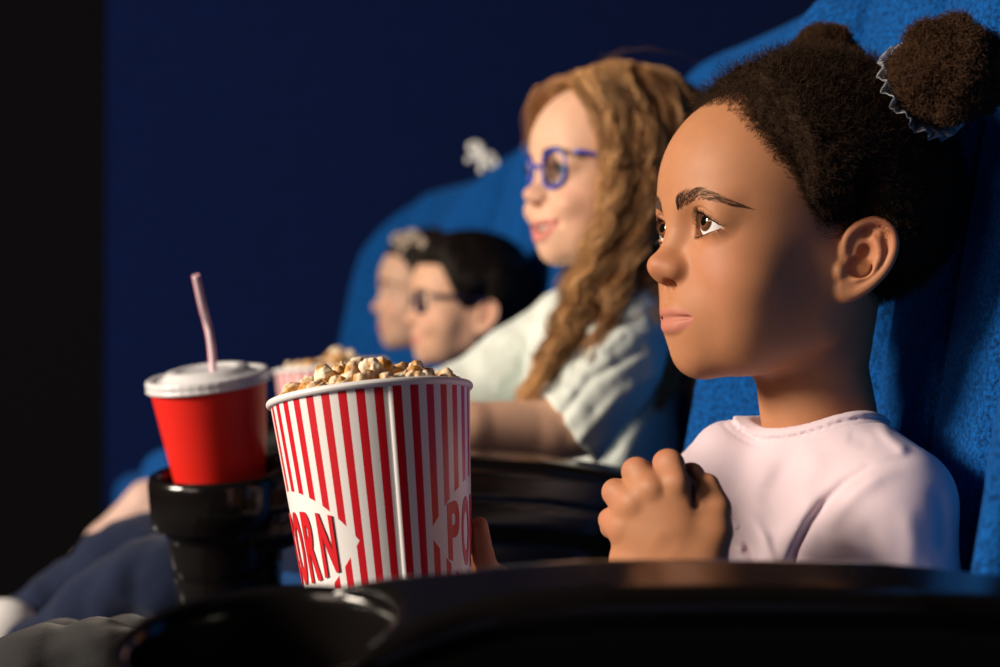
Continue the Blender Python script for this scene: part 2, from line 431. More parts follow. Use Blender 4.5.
# seat frame: origin on the floor under the backrest face, x forward (towards the screen), y left, z up; metres/1000
def back_sdf(P):
    y, z = P[:, 1], P[:, 2]
    wing = 115*np.clip(np.abs(y)/256, 0, 1.1)**3.0*(.35+.65*sstep(1300, 950, z)) 
    lean = -(z-620)*.20
    xc = lean + wing - 60
    tt = np.clip((z-850)/300, 0, 1)
    q = P.copy(); q[:, 0] = P[:, 0]-xc
    ch = np.abs((y/86+.5) % 1 - .5)*86
    groove = np.exp(-(ch/5.5)**1.5)
    # outline in y,z with round shoulders
    a = np.stack([np.abs(y)-(256-150), np.abs(z-795)-(365-150)], 1)
    o2 = np.linalg.norm(np.maximum(a, 0), axis=1)+np.minimum(a.max(1), 0)-150
    bx = np.abs(q[:, 0])-52
    w = np.stack([o2+34, bx+34], 1)
    d = np.linalg.norm(np.maximum(w, 0), axis=1)+np.minimum(w.max(1), 0)-34
    fr = sstep(-20, 20, q[:, 0])
    d = d + fr*(7*np.exp(-(ch/6.0)**2) - 5*np.sin(np.clip(ch/43, 0, 1)*PI/2))*(o2 < -8)
    return d*.85
def cushion_sdf(P):
    y = P[:, 1]
    q = P.copy(); q[:, 2] = P[:, 2] - 455 - .10*(P[:, 0]-40) - 12*np.clip(1-(np.abs(y)/230)**2, 0, 1)
    d = rbox(q, (215, 0, 0), (245, 245, 62), 46)
    return d + 4*np.exp(-(y/5)**2)*(q[:, 2] > 20)
def mk_seat():
    V, FA = surf(back_sdf, (-360, -300, 400), (240, 300, 1190), 4.5)
    mb = mesh_np('backrest', V*.001*[-1, -1, 1], FA); mb.materials.append(m_plush)
    V, FA = surf(cushion_sdf, (-60, -270, 340), (490, 270, 600), 6)
    mc = mesh_np('seat_cushion', V*.001*[-1, -1, 1], FA); mc.materials.append(m_plush)
    bm = bmesh.new()                                   # hard shell behind and pedestal
    def box(lo, hi):
        r = bmesh.ops.create_cube(bm, size=1)
        for v in r['verts']: v.co = Vector([lo[i] if v.co[i] < 0 else hi[i] for i in range(3)])
    box((-.36, -.045, 0), (-.05, .045, .02)); box((-.25, -.03, .02), (-.17, .03, .39)); box((-.32, -.2, .365), (0, .2, .395))
    bmesh.ops.bevel(bm, geom=bm.edges[:], offset=.004, segments=2)
    mp = bm_mesh('pedestal', bm, False); mp.materials.append(m_metal)
    return mb, mc, mp
SB, SCU, SP = mk_seat()
labs = ['blue plush cinema seat of the girl in pink, filling the right edge', 'blue plush cinema seat behind the girl with long wavy hair',
        'blue plush cinema seat behind the boy, with a white bow on its top', 'blue plush cinema seat farthest along the row, against the navy wall']
def place_seat(i, y, dx, lab, cz=0):
    r = empty('cinema_seat', (ROWX+dx, y, 0), R(SEATRZ[i])); tag(r, lab, 'seat', 'blue cinema seats in the row')
    for nm, me in (('backrest', SB), ('seat_cushion', SCU), ('pedestal', SP)):
        o = bpy.data.objects.new(nm, me); COL.objects.link(o); o.parent = r
        if nm == 'seat_cushion': o.location = (-.06, 0, cz)
        if nm == 'backrest': o.scale = (SEATSX[i], 1, .98 if i == 3 else 1)
    return r
for i in range(4): place_seat(i, SEATY[i], SEATDX[i], labs[i], (0, .02, .09, 0)[i])

# armrest frame: origin at the top of the cup holder axis; x forward, y left, z up (mm)
HOLD = [(46, -118), (49, -60), (54.5, -48), (61.5, -46), (63.5, -43), (64.2, -8), (62.5, -2), (59.5, 0), (56, -1), (53.8, -5), (52.5, -14), (50, -60), (47, -95), (40, -99), (0.5, -100)]
def mk_holder():
    pr = [(0.5, -122), (40, -122), (44.5, -120)] + HOLD
    out = []
    for a, b in zip(pr[:-1], pr[1:]):
        out += [tuple(np.array(a)*(1-t)+np.array(b)*t) for t in (0, .5)]
    out.append(pr[-1])
    V, FA = lathe(out, 128); FA = [FA[0]]
    me = mesh_np('cup_holder', V*.001, FA); me.materials.append(m_black)
    return me
def arm_sdf(P):
    # board running back from the holder
    x = P[:, 0]
    arch = np.interp(x, [-460, -360, -280, -190, -140, -100, -60, -20, 20], [-52, -27, -9, 3, 8.5, 10, 7, 0, -6])
    q = P.copy(); q[:, 2] = P[:, 2]-arch
    hw = 33 + 20*sstep(-100, -25, x)
    w = np.stack([np.abs(q[:, 1])-hw+16, np.abs(q[:, 2]+36)-36+16, np.abs(x+218)-232+16], 1)
    d = np.linalg.norm(np.maximum(w, 0), axis=1)+np.minimum(w.max(1), 0)-16
    d = d + 2.0*np.exp(-((q[:, 2]+38)/2.5)**2)
    lower = rbox(q, (-250, 0, -120), (150, 24, 60), 12)
    d = smin(d, lower, 8)
    c = np.hypot(x, P[:, 1])-55
    return smax(d, -c, 3)
def mk_arm():
    V, FA = surf(arm_sdf, (-470, -70, -210), (50, 70, 60), 3.0)
    me = mesh_np('arm_board', V*.001, FA); me.materials.append(m_black); return me
HM, AM = mk_holder(), mk_arm()
def place_arm(px, py, d, lab, tf=6, tc=8):
    p = at(px, py, d)
    r = empty('armrest', p); tag(r, lab, 'armrest', 'black armrests between the seats')
    r.rotation_mode = 'XYZ'
    # turn so local x looks to world -x, then lean towards the screen and the camera
    r.rotation_euler = (Matrix.Rotation(R(tc), 3, 'X') @ Matrix.Rotation(R(-tf), 3, 'Y') @ Matrix.Rotation(PI, 3, 'Z')).to_euler()
    for nm, me in (('cup_holder', HM), ('arm_board', AM)):
        o = bpy.data.objects.new(nm, me); COL.objects.link(o); o.parent = r
    bm = bmesh.new(); bmesh.ops.create_cube(bm, size=1)
    for v in bm.verts: v.co = Vector((v.co.x*.22, v.co.y*.03, v.co.z))
    for v in bm.verts: v.co.z = -.12 if v.co.z > 0 else -(p.z)+.06
    bmesh.ops.bevel(bm, geom=bm.edges[:], offset=.006, segments=2)
    o = link('side_support', bm_mesh('side_support', bm, False), m_metal, r); o.location = (-.25, 0, 0)
    return r
ARM = [place_arm(263, 632, .62, 'black armrest nearest the camera with an empty cup holder', 5.2, 9),
       place_arm(222, 470, 1.31, 'black armrest with the cup holder that holds the red cup', 3.5, 6),
       place_arm(215, 430, 1.98, 'black armrest between the bespectacled girl and the boy', 5, 2),
       place_arm(212, 412, 2.65, 'black armrest between the boy and the farthest girl', 5, 2)]
# ------------------------------------------------------------------ tubs, popcorn, drink
m_white = mat('white card', (.80, .79, .80), .35, .4)
m_red = mat('red ink', (.62, .012, .02), .32, .45)
RT, RB, HT = 65.5, 50.0, 158.0                       # tub, mm; z=0 at the rim, axis down
def tub_mat():
    m = mat('striped tub card', rough=.3, spec=.45); b = m.node_tree.nodes['Principled BSDF']
    uv = nd(m, 'ShaderNodeUVMap'); uv.uv_map = 'UVMap'; sp = nd(m, 'ShaderNodeSeparateXYZ'); lk(m, uv.outputs[0], sp.inputs[0])
    def math_(op, a, bb=None, c=None):
        n = nd(m, 'ShaderNodeMath'); n.operation = op
        for i, v in enumerate((a, bb, c)):
            if v is None: continue
            if isinstance(v, (int, float)): n.inputs[i].default_value = v
            else: lk(m, v, n.inputs[i])
        return n.outputs[0]
    u, v = sp.outputs[0], sp.outputs[1]                # u in degrees, v in mm below rim
    st = math_('LESS_THAN', math_('FRACT', math_('ADD', math_('DIVIDE', u, 10.0), .22)), .5)
    def badge(c):
        du = math_('DIVIDE', math_('SUBTRACT', math_('PINGPONG', math_('SUBTRACT', u, c), 180.0), 0.0), 68.0)
        t = math_('SUBTRACT', 1.0, math_('POWER', du, 2.6))
        return math_('LESS_THAN', math_('ABSOLUTE', math_('SUBTRACT', v, 96.0)), math_('MULTIPLY', t, 37.0))
    bd = math_('MAXIMUM', badge(-78.0), badge(103.0))
    k = math_('MULTIPLY', st, math_('SUBTRACT', 1.0, bd))
    mx = nd(m, 'ShaderNodeMixRGB'); mx.inputs[1].default_value = (.82, .80, .80, 1); mx.inputs[2].default_value = (.60, .010, .022, 1)
    lk(m, k, mx.inputs[0]); lk(m, mx.outputs[0], b.inputs['Base Color']); return m
m_tub = tub_mat()
def rad(v): return RT + (RB-RT)*v/HT
def on_tub(udeg, v, off=.0):
    a = R(udeg); r = rad(v)+off
    return Vector((r*math.cos(a), r*math.sin(a), -v))
def mk_tub():
    # outer wall from seam to seam with uv (degrees, mm); u=0 faces local +x
    NU, NV = 144, 24; s0 = 15.5                          # seam angle
    bm = bmesh.new(); uvl = bm.loops.layers.uv.new('UVMap'); G = []
    for i in range(NU+1):
        u = s0 + 365.0*i/NU - 0; row = []
        lift = .7*sstep(0, 1, np.array(i/NU*1.0)) 
        for j in range(NV+1):
            v = HT*j/NV; row.append((bm.verts.new(on_tub(u, v, 1.1*(1-i/NU))*.001), u, v))
        G.append(row)
    for i in range(NU):
        for j in range(NV):
            q = [G[i][j], G[i][j+1], G[i+1][j+1], G[i+1][j]]
            f = bm.faces.new([t[0] for t in q]); f.material_index = 0
            for l, t in zip(f.loops, q): l[uvl].uv = (t[1], t[2])
    ins = [bm.verts.new(on_tub(s0, HT*j/NV, -.2)*.001) for j in range(NV+1)]
    for j in range(NV):
        f = bm.faces.new([G[0][j+1][0], G[0][j][0], ins[j], ins[j+1]]); f.material_index = 1
    me = bm_mesh('tub_wall', bm)
    me.materials.append(m_tub); me.materials.append(m_white); return me
def mk_inner():
    V, FA = lathe([(0.5, -HT+6), (RB-1, -HT+6), (RB-1.2, -HT+8), (RT-1.2, -2), (RT-1, 0)], 96)
    me = mesh_np('tub_lining', V*.001*[1, 1, 1], [f for f in FA]); me.materials.append(m_white); return me
def mk_rim():
    pr = [(RT+.2+2.6*math.cos(a), -1.5+2.6*math.sin(a)) for a in np.linspace(0, 2*PI, 14)]
    V, FA = lathe(pr, 128); me = mesh_np('rim', V*.001, FA); me.materials.append(m_white); return me
def text_tri(s, cx, sx, sy, off):
    cu = bpy.data.curves.new('t', 'FONT'); cu.body = s; cu.align_x = 'CENTER'; cu.offset = off; cu.resolution_u = 6
    o = bpy.data.objects.new('t', cu); COL.objects.link(o); bpy.context.view_layer.update()
    me = bpy.data.meshes.new_from_object(o.evaluated_get(bpy.context.evaluated_depsgraph_get()))
    bpy.data.objects.remove(o)
    bm = bmesh.new(); bm.from_mesh(me); bpy.data.meshes.remove(me)
    xs = [v.co.x for v in bm.verts]; ys = [v.co.y for v in bm.verts]
    return bm, min(xs), max(xs), min(ys), max(ys)
def mk_word(c):
    """the word on the badge centred at angle c: each letter stretched to the lens outline"""
    out = bmesh.new(); word = 'POPCORN'; n = len(word); span = 109.0
    for k, ch in enumerate(word):
        bm, x0, x1, y0, y1 = text_tri(ch, 0, 1, 1, .035)
        bmesh.ops.subdivide_edges(bm, edges=[e for e in bm.edges if e.calc_length() > .12], cuts=2)
        bmesh.ops.triangulate(bm, faces=bm.faces[:])
        ua = c - span/2 + span*(k+.10)/n; ub = c - span/2 + span*(k+.90)/n
        vm = {}
        for v in bm.verts:
            u = ua + (ub-ua)*(v.co.x-x0)/(x1-x0)
            t = 1-abs((u-c)/68.0)**2.6; h = 23.5*(.48+.52*t)
            vv = 96 - h + 2*h*(1-(v.co.y-y0)/(y1-y0))
            vm[v.index] = out.verts.new(on_tub(u, vv, 1.25)*.001)
        bm.verts.ensure_lookup_table()
        for f in bm.faces:
            try: out.faces.new([vm[v.index] for v in f.verts])
            except ValueError: pass
        bm.free()
    ex = bmesh.ops.extrude_face_region(out, geom=out.faces[:])
    for v in [e for e in ex['geom'] if isinstance(e, bmesh.types.BMVert)]:
        v.co -= Vector((v.co.x, v.co.y, 0)).normalized()*.0006
    bmesh.ops.recalc_face_normals(out, faces=out.faces[:])
    me = bm_mesh('lettering', out, False); me.materials.append(m_red); return me
TW, TI, TR = mk_tub(), mk_inner(), mk_rim()
WD = [mk_word(-79), mk_word(103)]
def place_tub(px, py, d, ax, rot, lab, words=True, scale=1):
    """ax: (lean in image plane degrees cw, lean to camera)"""
    r = empty('popcorn_tub', at(px, py, d)); tag(r, lab, 'tub', 'striped popcorn tubs')
    # local +x should look at the camera when rot=0
    base = Matrix.Rotation(-PI/2-YAW*0+R(rot), 3, 'Z')
    view = Matrix.Rotation(-YAW, 3, 'Z')
    lean = view @ Matrix.Rotation(R(ax[1]), 3, 'X') @ Matrix.Rotation(R(-ax[0]), 3, 'Y') @ view.inverted()
    r.rotation_euler = (lean @ base).to_euler(); r.scale = (scale,)*3
    for nm, me in [('tub_wall', TW), ('tub_lining', TI), ('rim', TR)] + ([('lettering', w) for w in WD] if words else []):
        o = bpy.data.objects.new(nm, me); COL.objects.link(o); o.parent = r if nm != 'lettering' else wall_
        if nm == 'tub_wall': wall_ = o
    return r
TUB1 = place_tub(370, 394, .965, (6.2, -8), -12, 'red and white striped popcorn tub in sharp focus in the foreground', True, .975)
TUB2 = place_tub(338, 369, 1.74, (2, -3), 0, 'blurred striped popcorn tub behind the sharp one', True, 1.1)

# popcorn
m_pop = mat('popcorn', rough=.6, spec=.3); _a = nd(m_pop, 'ShaderNodeVertexColor'); _a.layer_name = 'Col'
lk(m_pop, _a.outputs[0], m_pop.node_tree.nodes['Principled BSDF'].inputs['Base Color'])
m_pop.node_tree.nodes['Principled BSDF'].inputs['Subsurface Weight'].default_value = .15
m_pop.node_tree.nodes['Principled BSDF'].inputs['Subsurface Scale'].default_value = .003
_n = noise_tex(m_pop, 900, 3); bump(m_pop, _n.outputs[0], .4, .0006)
POP = []
for k in range(8):
    rg = np.random.default_rng(100+k)
    nb = 5+k % 4; cs = rg.normal(size=(nb, 3)); cs /= np.linalg.norm(cs, axis=1, keepdims=True); cs *= rg.uniform(3.5, 6.5, (nb, 1)); rs = rg.uniform(2.8, 4.6, nb)
    def fp(P, cs=cs, rs=rs, k=k):
        d = sph(P, (0, 0, 0), 3.4)
        for c, r in zip(cs, rs): d = smin(d, sph(P, c, r), 1.3)
        return d - .9*fbm(P+50*k, .35, 2)
    V, FA = surf(fp, (-13, -13, -13), (13, 13, 13), .7)
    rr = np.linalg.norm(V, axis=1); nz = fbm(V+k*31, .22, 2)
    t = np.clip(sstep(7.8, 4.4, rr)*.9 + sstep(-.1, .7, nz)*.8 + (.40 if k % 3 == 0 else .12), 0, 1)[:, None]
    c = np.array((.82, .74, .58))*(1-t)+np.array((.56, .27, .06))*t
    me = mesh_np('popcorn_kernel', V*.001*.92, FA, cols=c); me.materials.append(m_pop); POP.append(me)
def fill(tub, n, lab, grp, seed, s=1.0, spread=1.0, extra=()):
    rg = np.random.default_rng(seed); M = Matrix.Translation(tub.location) @ tub.rotation_euler.to_matrix().to_4x4()
    R0 = RT-12
    # bed of popcorn below the countable top layer
    V, FA = lathe([(0.5, -7+12), (25, -8+8), (45, -11+3), (RT-3, -16), (RT-6, -30), (.5, -31)], 48)
    V = V + np.stack([fbm(V, .12)*2, fbm(V+9, .12)*2, fbm(V+40, .14)*3.5*(V[:, 2] > -14)], 1)
    rrr = np.hypot(V[:, 0], V[:, 1]); V[:, :2] *= np.minimum(1, (RT-4)/np.maximum(rrr, 1))[:, None]
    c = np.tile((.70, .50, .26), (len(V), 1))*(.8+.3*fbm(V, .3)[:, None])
    o = link('popcorn_bed', mesh_np('popcorn_bed', V*.001, FA, cols=c), m_pop); o.matrix_world = M
    o.location = M.translation; o.rotation_euler = tub.rotation_euler
    tag(o, lab.replace('popped corn kernel', 'mass of popped corn below the top kernels'), 'popcorn', kind='stuff')
    pts = []
    k = 0
    while len(pts) < n and k < 20000:
        k += 1; a = rg.uniform(0, 2*PI); r = R0*math.sqrt(rg.uniform(0, 1))*spread
        if all((r*math.cos(a)-p[0])**2+(r*math.sin(a)-p[1])**2 > (10.5 if len(pts) < n*.75 else 7.5)**2 for p in pts):
            pts.append((r*math.cos(a), r*math.sin(a)))
    for i, (x, y) in enumerate(pts):
        r = math.hypot(x, y); z = 3 - 7*(r/R0)**2 + rg.uniform(-3, 4) + (5 if i > n*.75 else 0)
        o = bpy.data.objects.new('popcorn_kernel', POP[rg.integers(8)]); COL.objects.link(o)
        o.location = M @ Vector((x*.001, y*.001, z*.001)); o.rotation_euler = rg.uniform(0, 6.28, 3); o.scale = (s*rg.uniform(.8, 1.15),)*3
        tag(o, lab, 'popcorn', grp)
    for x, y, z, k, sc in extra:
        o = bpy.data.objects.new('popcorn_kernel', POP[k]); COL.objects.link(o)
        o.location = M @ Vector((x*.001, y*.001, z*.001)); o.rotation_euler = (x, y, z); o.scale = (sc,)*3
        tag(o, lab, 'popcorn', grp)
fill(TUB1, 72, 'popped corn kernel heaped in the sharp foreground tub', 'kernels in the foreground tub', 5, 1.3, .97,
     ((20, -22, 10, 1, 1.3), (25, -8, 12, 2, 1.25), (20, 10, 11, 4, 1.4), (14, 34, 8, 5, 1.2), (0, 22, 10, 6, 1.2)))
fill(TUB2, 75, 'blurred popped corn kernel heaped in the rear tub', 'kernels in the rear tub', 9, 1.15, 1.0,
     ((0, 0, 17, 1, 1.4), (10, 10, 14, 2, 1.3), (10, -12, 14, 4, 1.3)))

# red drink cup with lid and straw, standing in the holder
m_cup = mat('red paper cup', (.80, .022, .014), .42, .35)
m_lid = mat('frosted white lid', (.88, .88, .92), .25, .5); m_lid.node_tree.nodes['Principled BSDF'].inputs['Transmission Weight'].default_value = .25
CTOP = at(208, 379, 1.31); CBOT = at(224.5, 510, 1.31)
def cup():
    r = empty('drink_cup', CTOP); tag(r, 'red paper cup with a white lid standing in the black cup holder', 'cup')
    ax = (CTOP-CBOT).normalized()
    ax = (ax + Vector((0, -.13, 0))).normalized()
    r.rotation_euler = Vector((0, 0, 1)).rotation_difference(ax).to_euler(); r.scale = (.96,)*3
    V, FA = lathe([(.5, -112), (36, -112), (38, -113), (39.5, -110), (52.6, -3), (53.4, 0), (52, 0), (51, -3), (38, -106), (.5, -107)], 96)
    me = mesh_np('cup_body', V*.001, FA); o = link('cup_body', me, m_cup, r)
    pr = [(53.6, -5.5), (55.6, -6), (56.2, -4.5), (55.2, -2.5), (55.8, 0), (55.6, 3.5), (54, 5), (50, 4.6), (47.5, 2.5), (45, 2.5), (43, 3), (39, 7), (36, 9.8), (33, 10.6), (28, 10.2), (26, 8.5), (12, 8), (5, 8), (.5, 8)]
    q = []
    for a, b in zip(pr[:-1], pr[1:]): q += [a, ((a[0]+b[0])/2, (a[1]+b[1])/2)]
    q.append(pr[-1]); V, FA = lathe(q+[(.5, 6.8), (26, 7.2), (35, 8), (44, 1), (50, 3), (53.6, 2), (53.6, -5.5)], 128)
    # fine ribs round the skirt
    a = np.arctan2(V[:, 1], V[:, 0]); rr = np.hypot(V[:, 0], V[:, 1]); w = (rr > 54.8)*.35*np.cos(a*40)
    V[:, 0] += w*np.cos(a); V[:, 1] += w*np.sin(a)
    link('lid', mesh_np('lid', V*.001, FA), m_lid, r)
    return r
CUP = cup()
def straw():
    Mi = (Matrix.Translation(CUP.location) @ CUP.rotation_euler.to_matrix().to_4x4()).inverted()
    p = [at(214, 400, 1.30), at(212.5, 362, 1.30), at(210, 338, 1.30), at(206.5, 322, 1.30), at(202, 305, 1.29), at(195.5, 275, 1.28)]
    path = spline([tuple(q) for q in p], 8); path = np.array([tuple(Mi @ Vector(q)) for q in path])
    n = len(path); T = np.gradient(path, axis=0); T /= np.linalg.norm(T, axis=1, keepdims=True)
    A = np.cross(T, (0, 1, 0)); A /= np.linalg.norm(A, axis=1, keepdims=True); B = np.cross(T, A); S = 24
    rings = []
    for rad_ in (.0032, .0027):
        an = np.arange(S)*2*PI/S
        cor = 1 + .08*np.sin(np.arange(n)*2.6)[:, None]*(np.abs(np.arange(n)[:, None]-n*.52) < n*.13)
        rings.append(path[:, None]+rad_*cor[:, :, None]*(np.cos(an)[None, :, None]*A[:, None]+np.sin(an)[None, :, None]*B[:, None]))
    V = np.concatenate([rings[0].reshape(-1, 3), rings[1].reshape(-1, 3)[::1]])
    Q = []
    for i in range(n-1):
        for j in range(S):
            j2 = (j+1) % S; Q.append((i*S+j, i*S+j2, (i+1)*S+j2, (i+1)*S+j)); o = n*S; Q.append((o+i*S+j, o+(i+1)*S+j, o+(i+1)*S+j2, o+i*S+j2))
    for j in range(S):
        j2 = (j+1) % S; e = (n-1)*S; Q.append((e+j, e+j2, n*S+e+j2, n*S+e+j))
    cols = np.tile((.85, .76, .82), (len(V), 1)); st = (np.arange(len(V)) % S) % 8 < 3; cols[st] = (.75, .12, .18)
    m = mat('striped straw', rough=.3, spec=.5); a = nd(m, 'ShaderNodeVertexColor'); a.layer_name = 'Col'; lk(m, a.outputs[0], m.node_tree.nodes['Principled BSDF'].inputs['Base Color'])
    o = link('straw', mesh_np('straw', V, [np.array(Q)], cols=cols), m)
    o.location = CUP.location; o.rotation_euler = CUP.rotation_euler
    tag(o, 'pink striped bendy straw stuck in the lid of the red cup', 'straw')
straw()
# ------------------------------------------------------------------ people
m_skin = skin_mat('skin')
m_eye = hair_mat('eye', .06, .6)
m_hair = hair_mat('hair strands', .5, .3)
m_coil = hair_mat('coily hair', .9, .08)
def gradn(fn, V, e):
    d = fn(V); g = np.stack([fn(V+v3(e, 0, 0))-d, fn(V+v3(0, e, 0))-d, fn(V+v3(0, 0, e))-d], 1)
    return g/(np.linalg.norm(g, axis=1, keepdims=True)+1e-9)
class Person:
    def __init__(s, px, py, d, yaw, sc, label, prm, skin, lip, red, pitch=0, hv=1.2):
        s.O = at(px, py, d); s.sc = sc*.001
        s.B = Matrix.Translation(s.O) @ Matrix.Rotation(PI, 4, 'Z')
        s.H = s.B @ Matrix.Rotation(R(yaw), 4, 'Z') @ Matrix.Rotation(R(pitch), 4, 'Y')
        s.Bi = s.B.inverted(); s.Hi = s.H.inverted(); s.prm = dict(D0); s.prm.update(prm); s.skin = skin; s.parts = []
        s.root = empty('person', (s.O.x, s.O.y, 0)); tag(s.root, label, 'person')
        s.fn = lambda P: head_sdf(P, s.prm)
        V, FA = surf(s.fn, (-108, -108, -165), (128, 108, 104), hv)
        s.parts.append((xf(V, s.H, s.sc), FA, head_cols(V, s.prm, skin, lip, red)))
    def fr(s, px, py, d): return tuple(s.Bi @ at(px, py, d) / s.sc)
    def hd(s, px, py, d): return tuple(s.Hi @ at(px, py, d) / s.sc)
    def add(s, fn, lo, hi, h, col=None, tint=None):
        V, FA = surf(fn, lo, hi, h); c = np.tile(np.array(col or s.skin, dtype=np.float32), (len(V), 1))
        if tint is not None: c = tint(V, c)
        s.parts.append((xf(V, s.B, s.sc), FA, c))
    def part(s, name, V, FA, m, cols=None, head=False, parent=None, world=False, sm=True):
        W = V if world else xf(V, s.H if head else s.B, s.sc)
        W = W - np.array(s.root.location, dtype=np.float32)
        o = link(name, mesh_np(name, W, FA, sm, cols), m, parent or s.root); return o
    def cloth(s, name, fn, lo, hi, h, m):
        V, FA = surf(fn, lo, hi, h); return s.part(name, V, FA, m)
    def body(s):
        V, FA, c = merge(s.parts); s.bodyo = s.part('body', V, FA, m_skin, c, world=True)
        for o in list(s.root.children):
            if o.name.split('.')[0] in ('eye', 'eyebrow', 'eyelashes', 'teeth'): o.parent = s.bodyo
    def eyes(s, iris, look):
        bc = s.prm['ball']
        for k in (1, -1):
            V, FA, c = eye_mesh(s.prm['ballr'], iris, Vector(look).normalized())
            s.part('eye', V+v3(bc[0], bc[1]*k, bc[2]), FA, m_eye, c, head=True)
    def brows(s, col, n=480, pts=((11, 9.0), (20, 12.2), (32, 14.5), (43, 11.5), (52, 6.0)), rad=.11):
        pts = np.array(spline(pts, 8)); out = []
        for k in (1, -1):
            t = RNG.uniform(0, 1, n)**1.35; i = t*(len(pts)-1.01); j = i.astype(int); f = (i-j)[:, None]
            c = pts[j]*(1-f)+pts[j+1]*f; tan = pts[j+1]-pts[j]; tan /= np.linalg.norm(tan, axis=1, keepdims=True)
            w = 3.9*(1-t)**.5*(.55+.45*np.minimum(1, t*6))+1.0; u = RNG.uniform(-1, 1, n)
            root = c+np.stack([np.zeros(n), u*w], 1)
            L = RNG.uniform(4, 7.5, n)*(1-.3*t)
            dirn = tan*np.clip(.35+t*1.2, 0, 1)[:, None]+np.stack([np.zeros(n), np.where(t < .5, .6, .15)*(1-t)-u*.3], 1)
            dirn /= np.linalg.norm(dirn, axis=1, keepdims=True)
            P = []
            for q in (0, .35, .7, 1):
                yz = root+dirn*(L*q)[:, None]
                A = on_face(s.fn, yz[:, 0]*k, yz[:, 1]); A[:, 0] += .15+.7*math.sin(q*2.6); P.append(A)
            V, FA = strands(np.stack(P, 1), rad, 3, .3)
            s.part('eyebrow', V, FA, m_hair, np.tile(np.array(col), (len(V), 1)), head=True)
    def lashes(s, col, n=70, L0=7):
        bc = s.prm['ball']; out = []
        for k in (1, -1):
            for up in (1, 0):
                m = n if up else n//2
                y = np.linspace(19, 44, m)+RNG.normal(0, .25, m); z = (up_lid(y, s.prm['eyeopen']) if up else lo_lid(y)) + bc[2] + (.3 if up else -.4)
                A = on_face(s.fn, y*k, z)
                if up: A[:, 0] = np.maximum(A[:, 0], bc[0]+np.sqrt(np.maximum((s.prm['ballr']+.8)**2-(y-bc[1])**2-(z-bc[2])**2, 1)))
                L = (L0 if up else 3.0)*RNG.uniform(.7, 1.1, m)*(.7+.5*(y-19)/25)
                side = (y-30)/14*.5
                P = [A+np.stack([L*q*.85, k*L*q*side, (1 if up else -1)*L*(.9*q*q-(.12*q if up else 0))], 1) for q in (0, .3, .65, 1)]
                V, FA = strands(np.stack(P, 1), .24, 3, .2)
                s.part('eyelashes', V, FA, m_hair, np.tile(np.array(col), (len(V), 1)), head=True)
def skull(P):
    return smin(ell(P, (0, 0, 24), (90, 70, 74)), ell(P, (40, 0, 22), (56, 60, 56)), 22)
def above(P, zl):
    ph = np.degrees(np.arctan2(np.abs(P[:, 1]), P[:, 0])); a, b = zip(*zl)
    return P[:, 2] - np.interp(ph, a, b)
def hair_cap(pr, zl, tmin, tmax, ramp, rough, vox=1.6, thick=None, extra=None):
    def T(P):
        ab = above(P, zl); t = tmin+(tmax-tmin)*sstep(0, ramp, ab)
        if thick is not None: t = t*thick(P)
        return np.where(ab < 0, np.maximum(-6, t+ab*.9), t)
    def fn(P):
        d = (skull(P) if extra is None else np.minimum(skull(P), extra(P))) - T(P)
        return d - rough[0]*fbm(P, rough[1], 3)*sstep(-2, 20, above(P, zl))
    V, FA = surf(fn, (-130, -108, -100), (115, 108, 140), vox, 1)
    return V, FA, fn
def coils(V, N, n, L, rad, curl, col, var=.3, bias=None):
    idx = RNG.integers(0, len(V), n); p = V[idx]; nn = N[idx]
    L = L(p) if callable(L) else np.full(n, L)
    L = (L*RNG.uniform(.5, 1.3, n))[:, None]
    d = nn + RNG.normal(0, .5, (n, 3)) + (0 if bias is None else bias(p)); d /= np.linalg.norm(d, axis=1, keepdims=True)
    a = np.cross(d, RNG.normal(size=(n, 3))); a /= np.linalg.norm(a, axis=1, keepdims=True)+1e-9; b = np.cross(d, a)
    ph = RNG.uniform(0, 6.28, n)[:, None]; K = 8; P = []
    for q in np.linspace(0, 1, K):
        an = ph+q*9.5
        P.append(p-nn*.8+d*L*q+curl*min(1, q*3)*(a*np.cos(an)+b*np.sin(an)))
    W, FA = strands(np.stack(P, 1), rad, 3, .6)
    c = np.repeat(np.array(col)[None]*RNG.uniform(1-var, 1+var, (n, 1)), K*3, 0)
    return W, FA, c.astype(np.float32)
m_denim = cloth_mat('navy denim', (.005, .011, .038), 1200, .85, .25, .4)
m_grey = cloth_mat('grey denim', (.017, .017, .019), 900, .85, .2, .4)
def prj(O, P, s, B):
    """picture-plane coordinates of points given in a person frame, for laying folds across a garment"""
    W = (P*s) @ np.array(B.to_3x3(), dtype=np.float32).T + np.array(B.translation, dtype=np.float32) - np.array(CAM, dtype=np.float32)
    C_ = W @ np.array(CM, dtype=np.float32)
    return np.stack([500-F*C_[:, 0]/C_[:, 2], 333.5+F*C_[:, 1]/C_[:, 2]], 1)
def pline_t(p, pts):
    """distance to a polyline and how far along it (0..1)"""
    d = np.full(len(p), 1e9, dtype=np.float32); f = np.zeros(len(p), dtype=np.float32); acc = 0
    tot = sum(math.dist(a, b) for a, b in zip(pts[:-1], pts[1:]))
    for a, b in zip(pts[:-1], pts[1:]):
        a = np.array(a, dtype=np.float32); b = np.array(b, dtype=np.float32); e = b-a; L = float(np.linalg.norm(e))
        t = np.clip(((p-a)@e)/(e@e), 0, 1); q = np.linalg.norm(p-a-t[:, None]*e, axis=1)
        f = np.where(q < d, (acc+t*L)/tot, f); d = np.minimum(d, q); acc += L
    return d, f
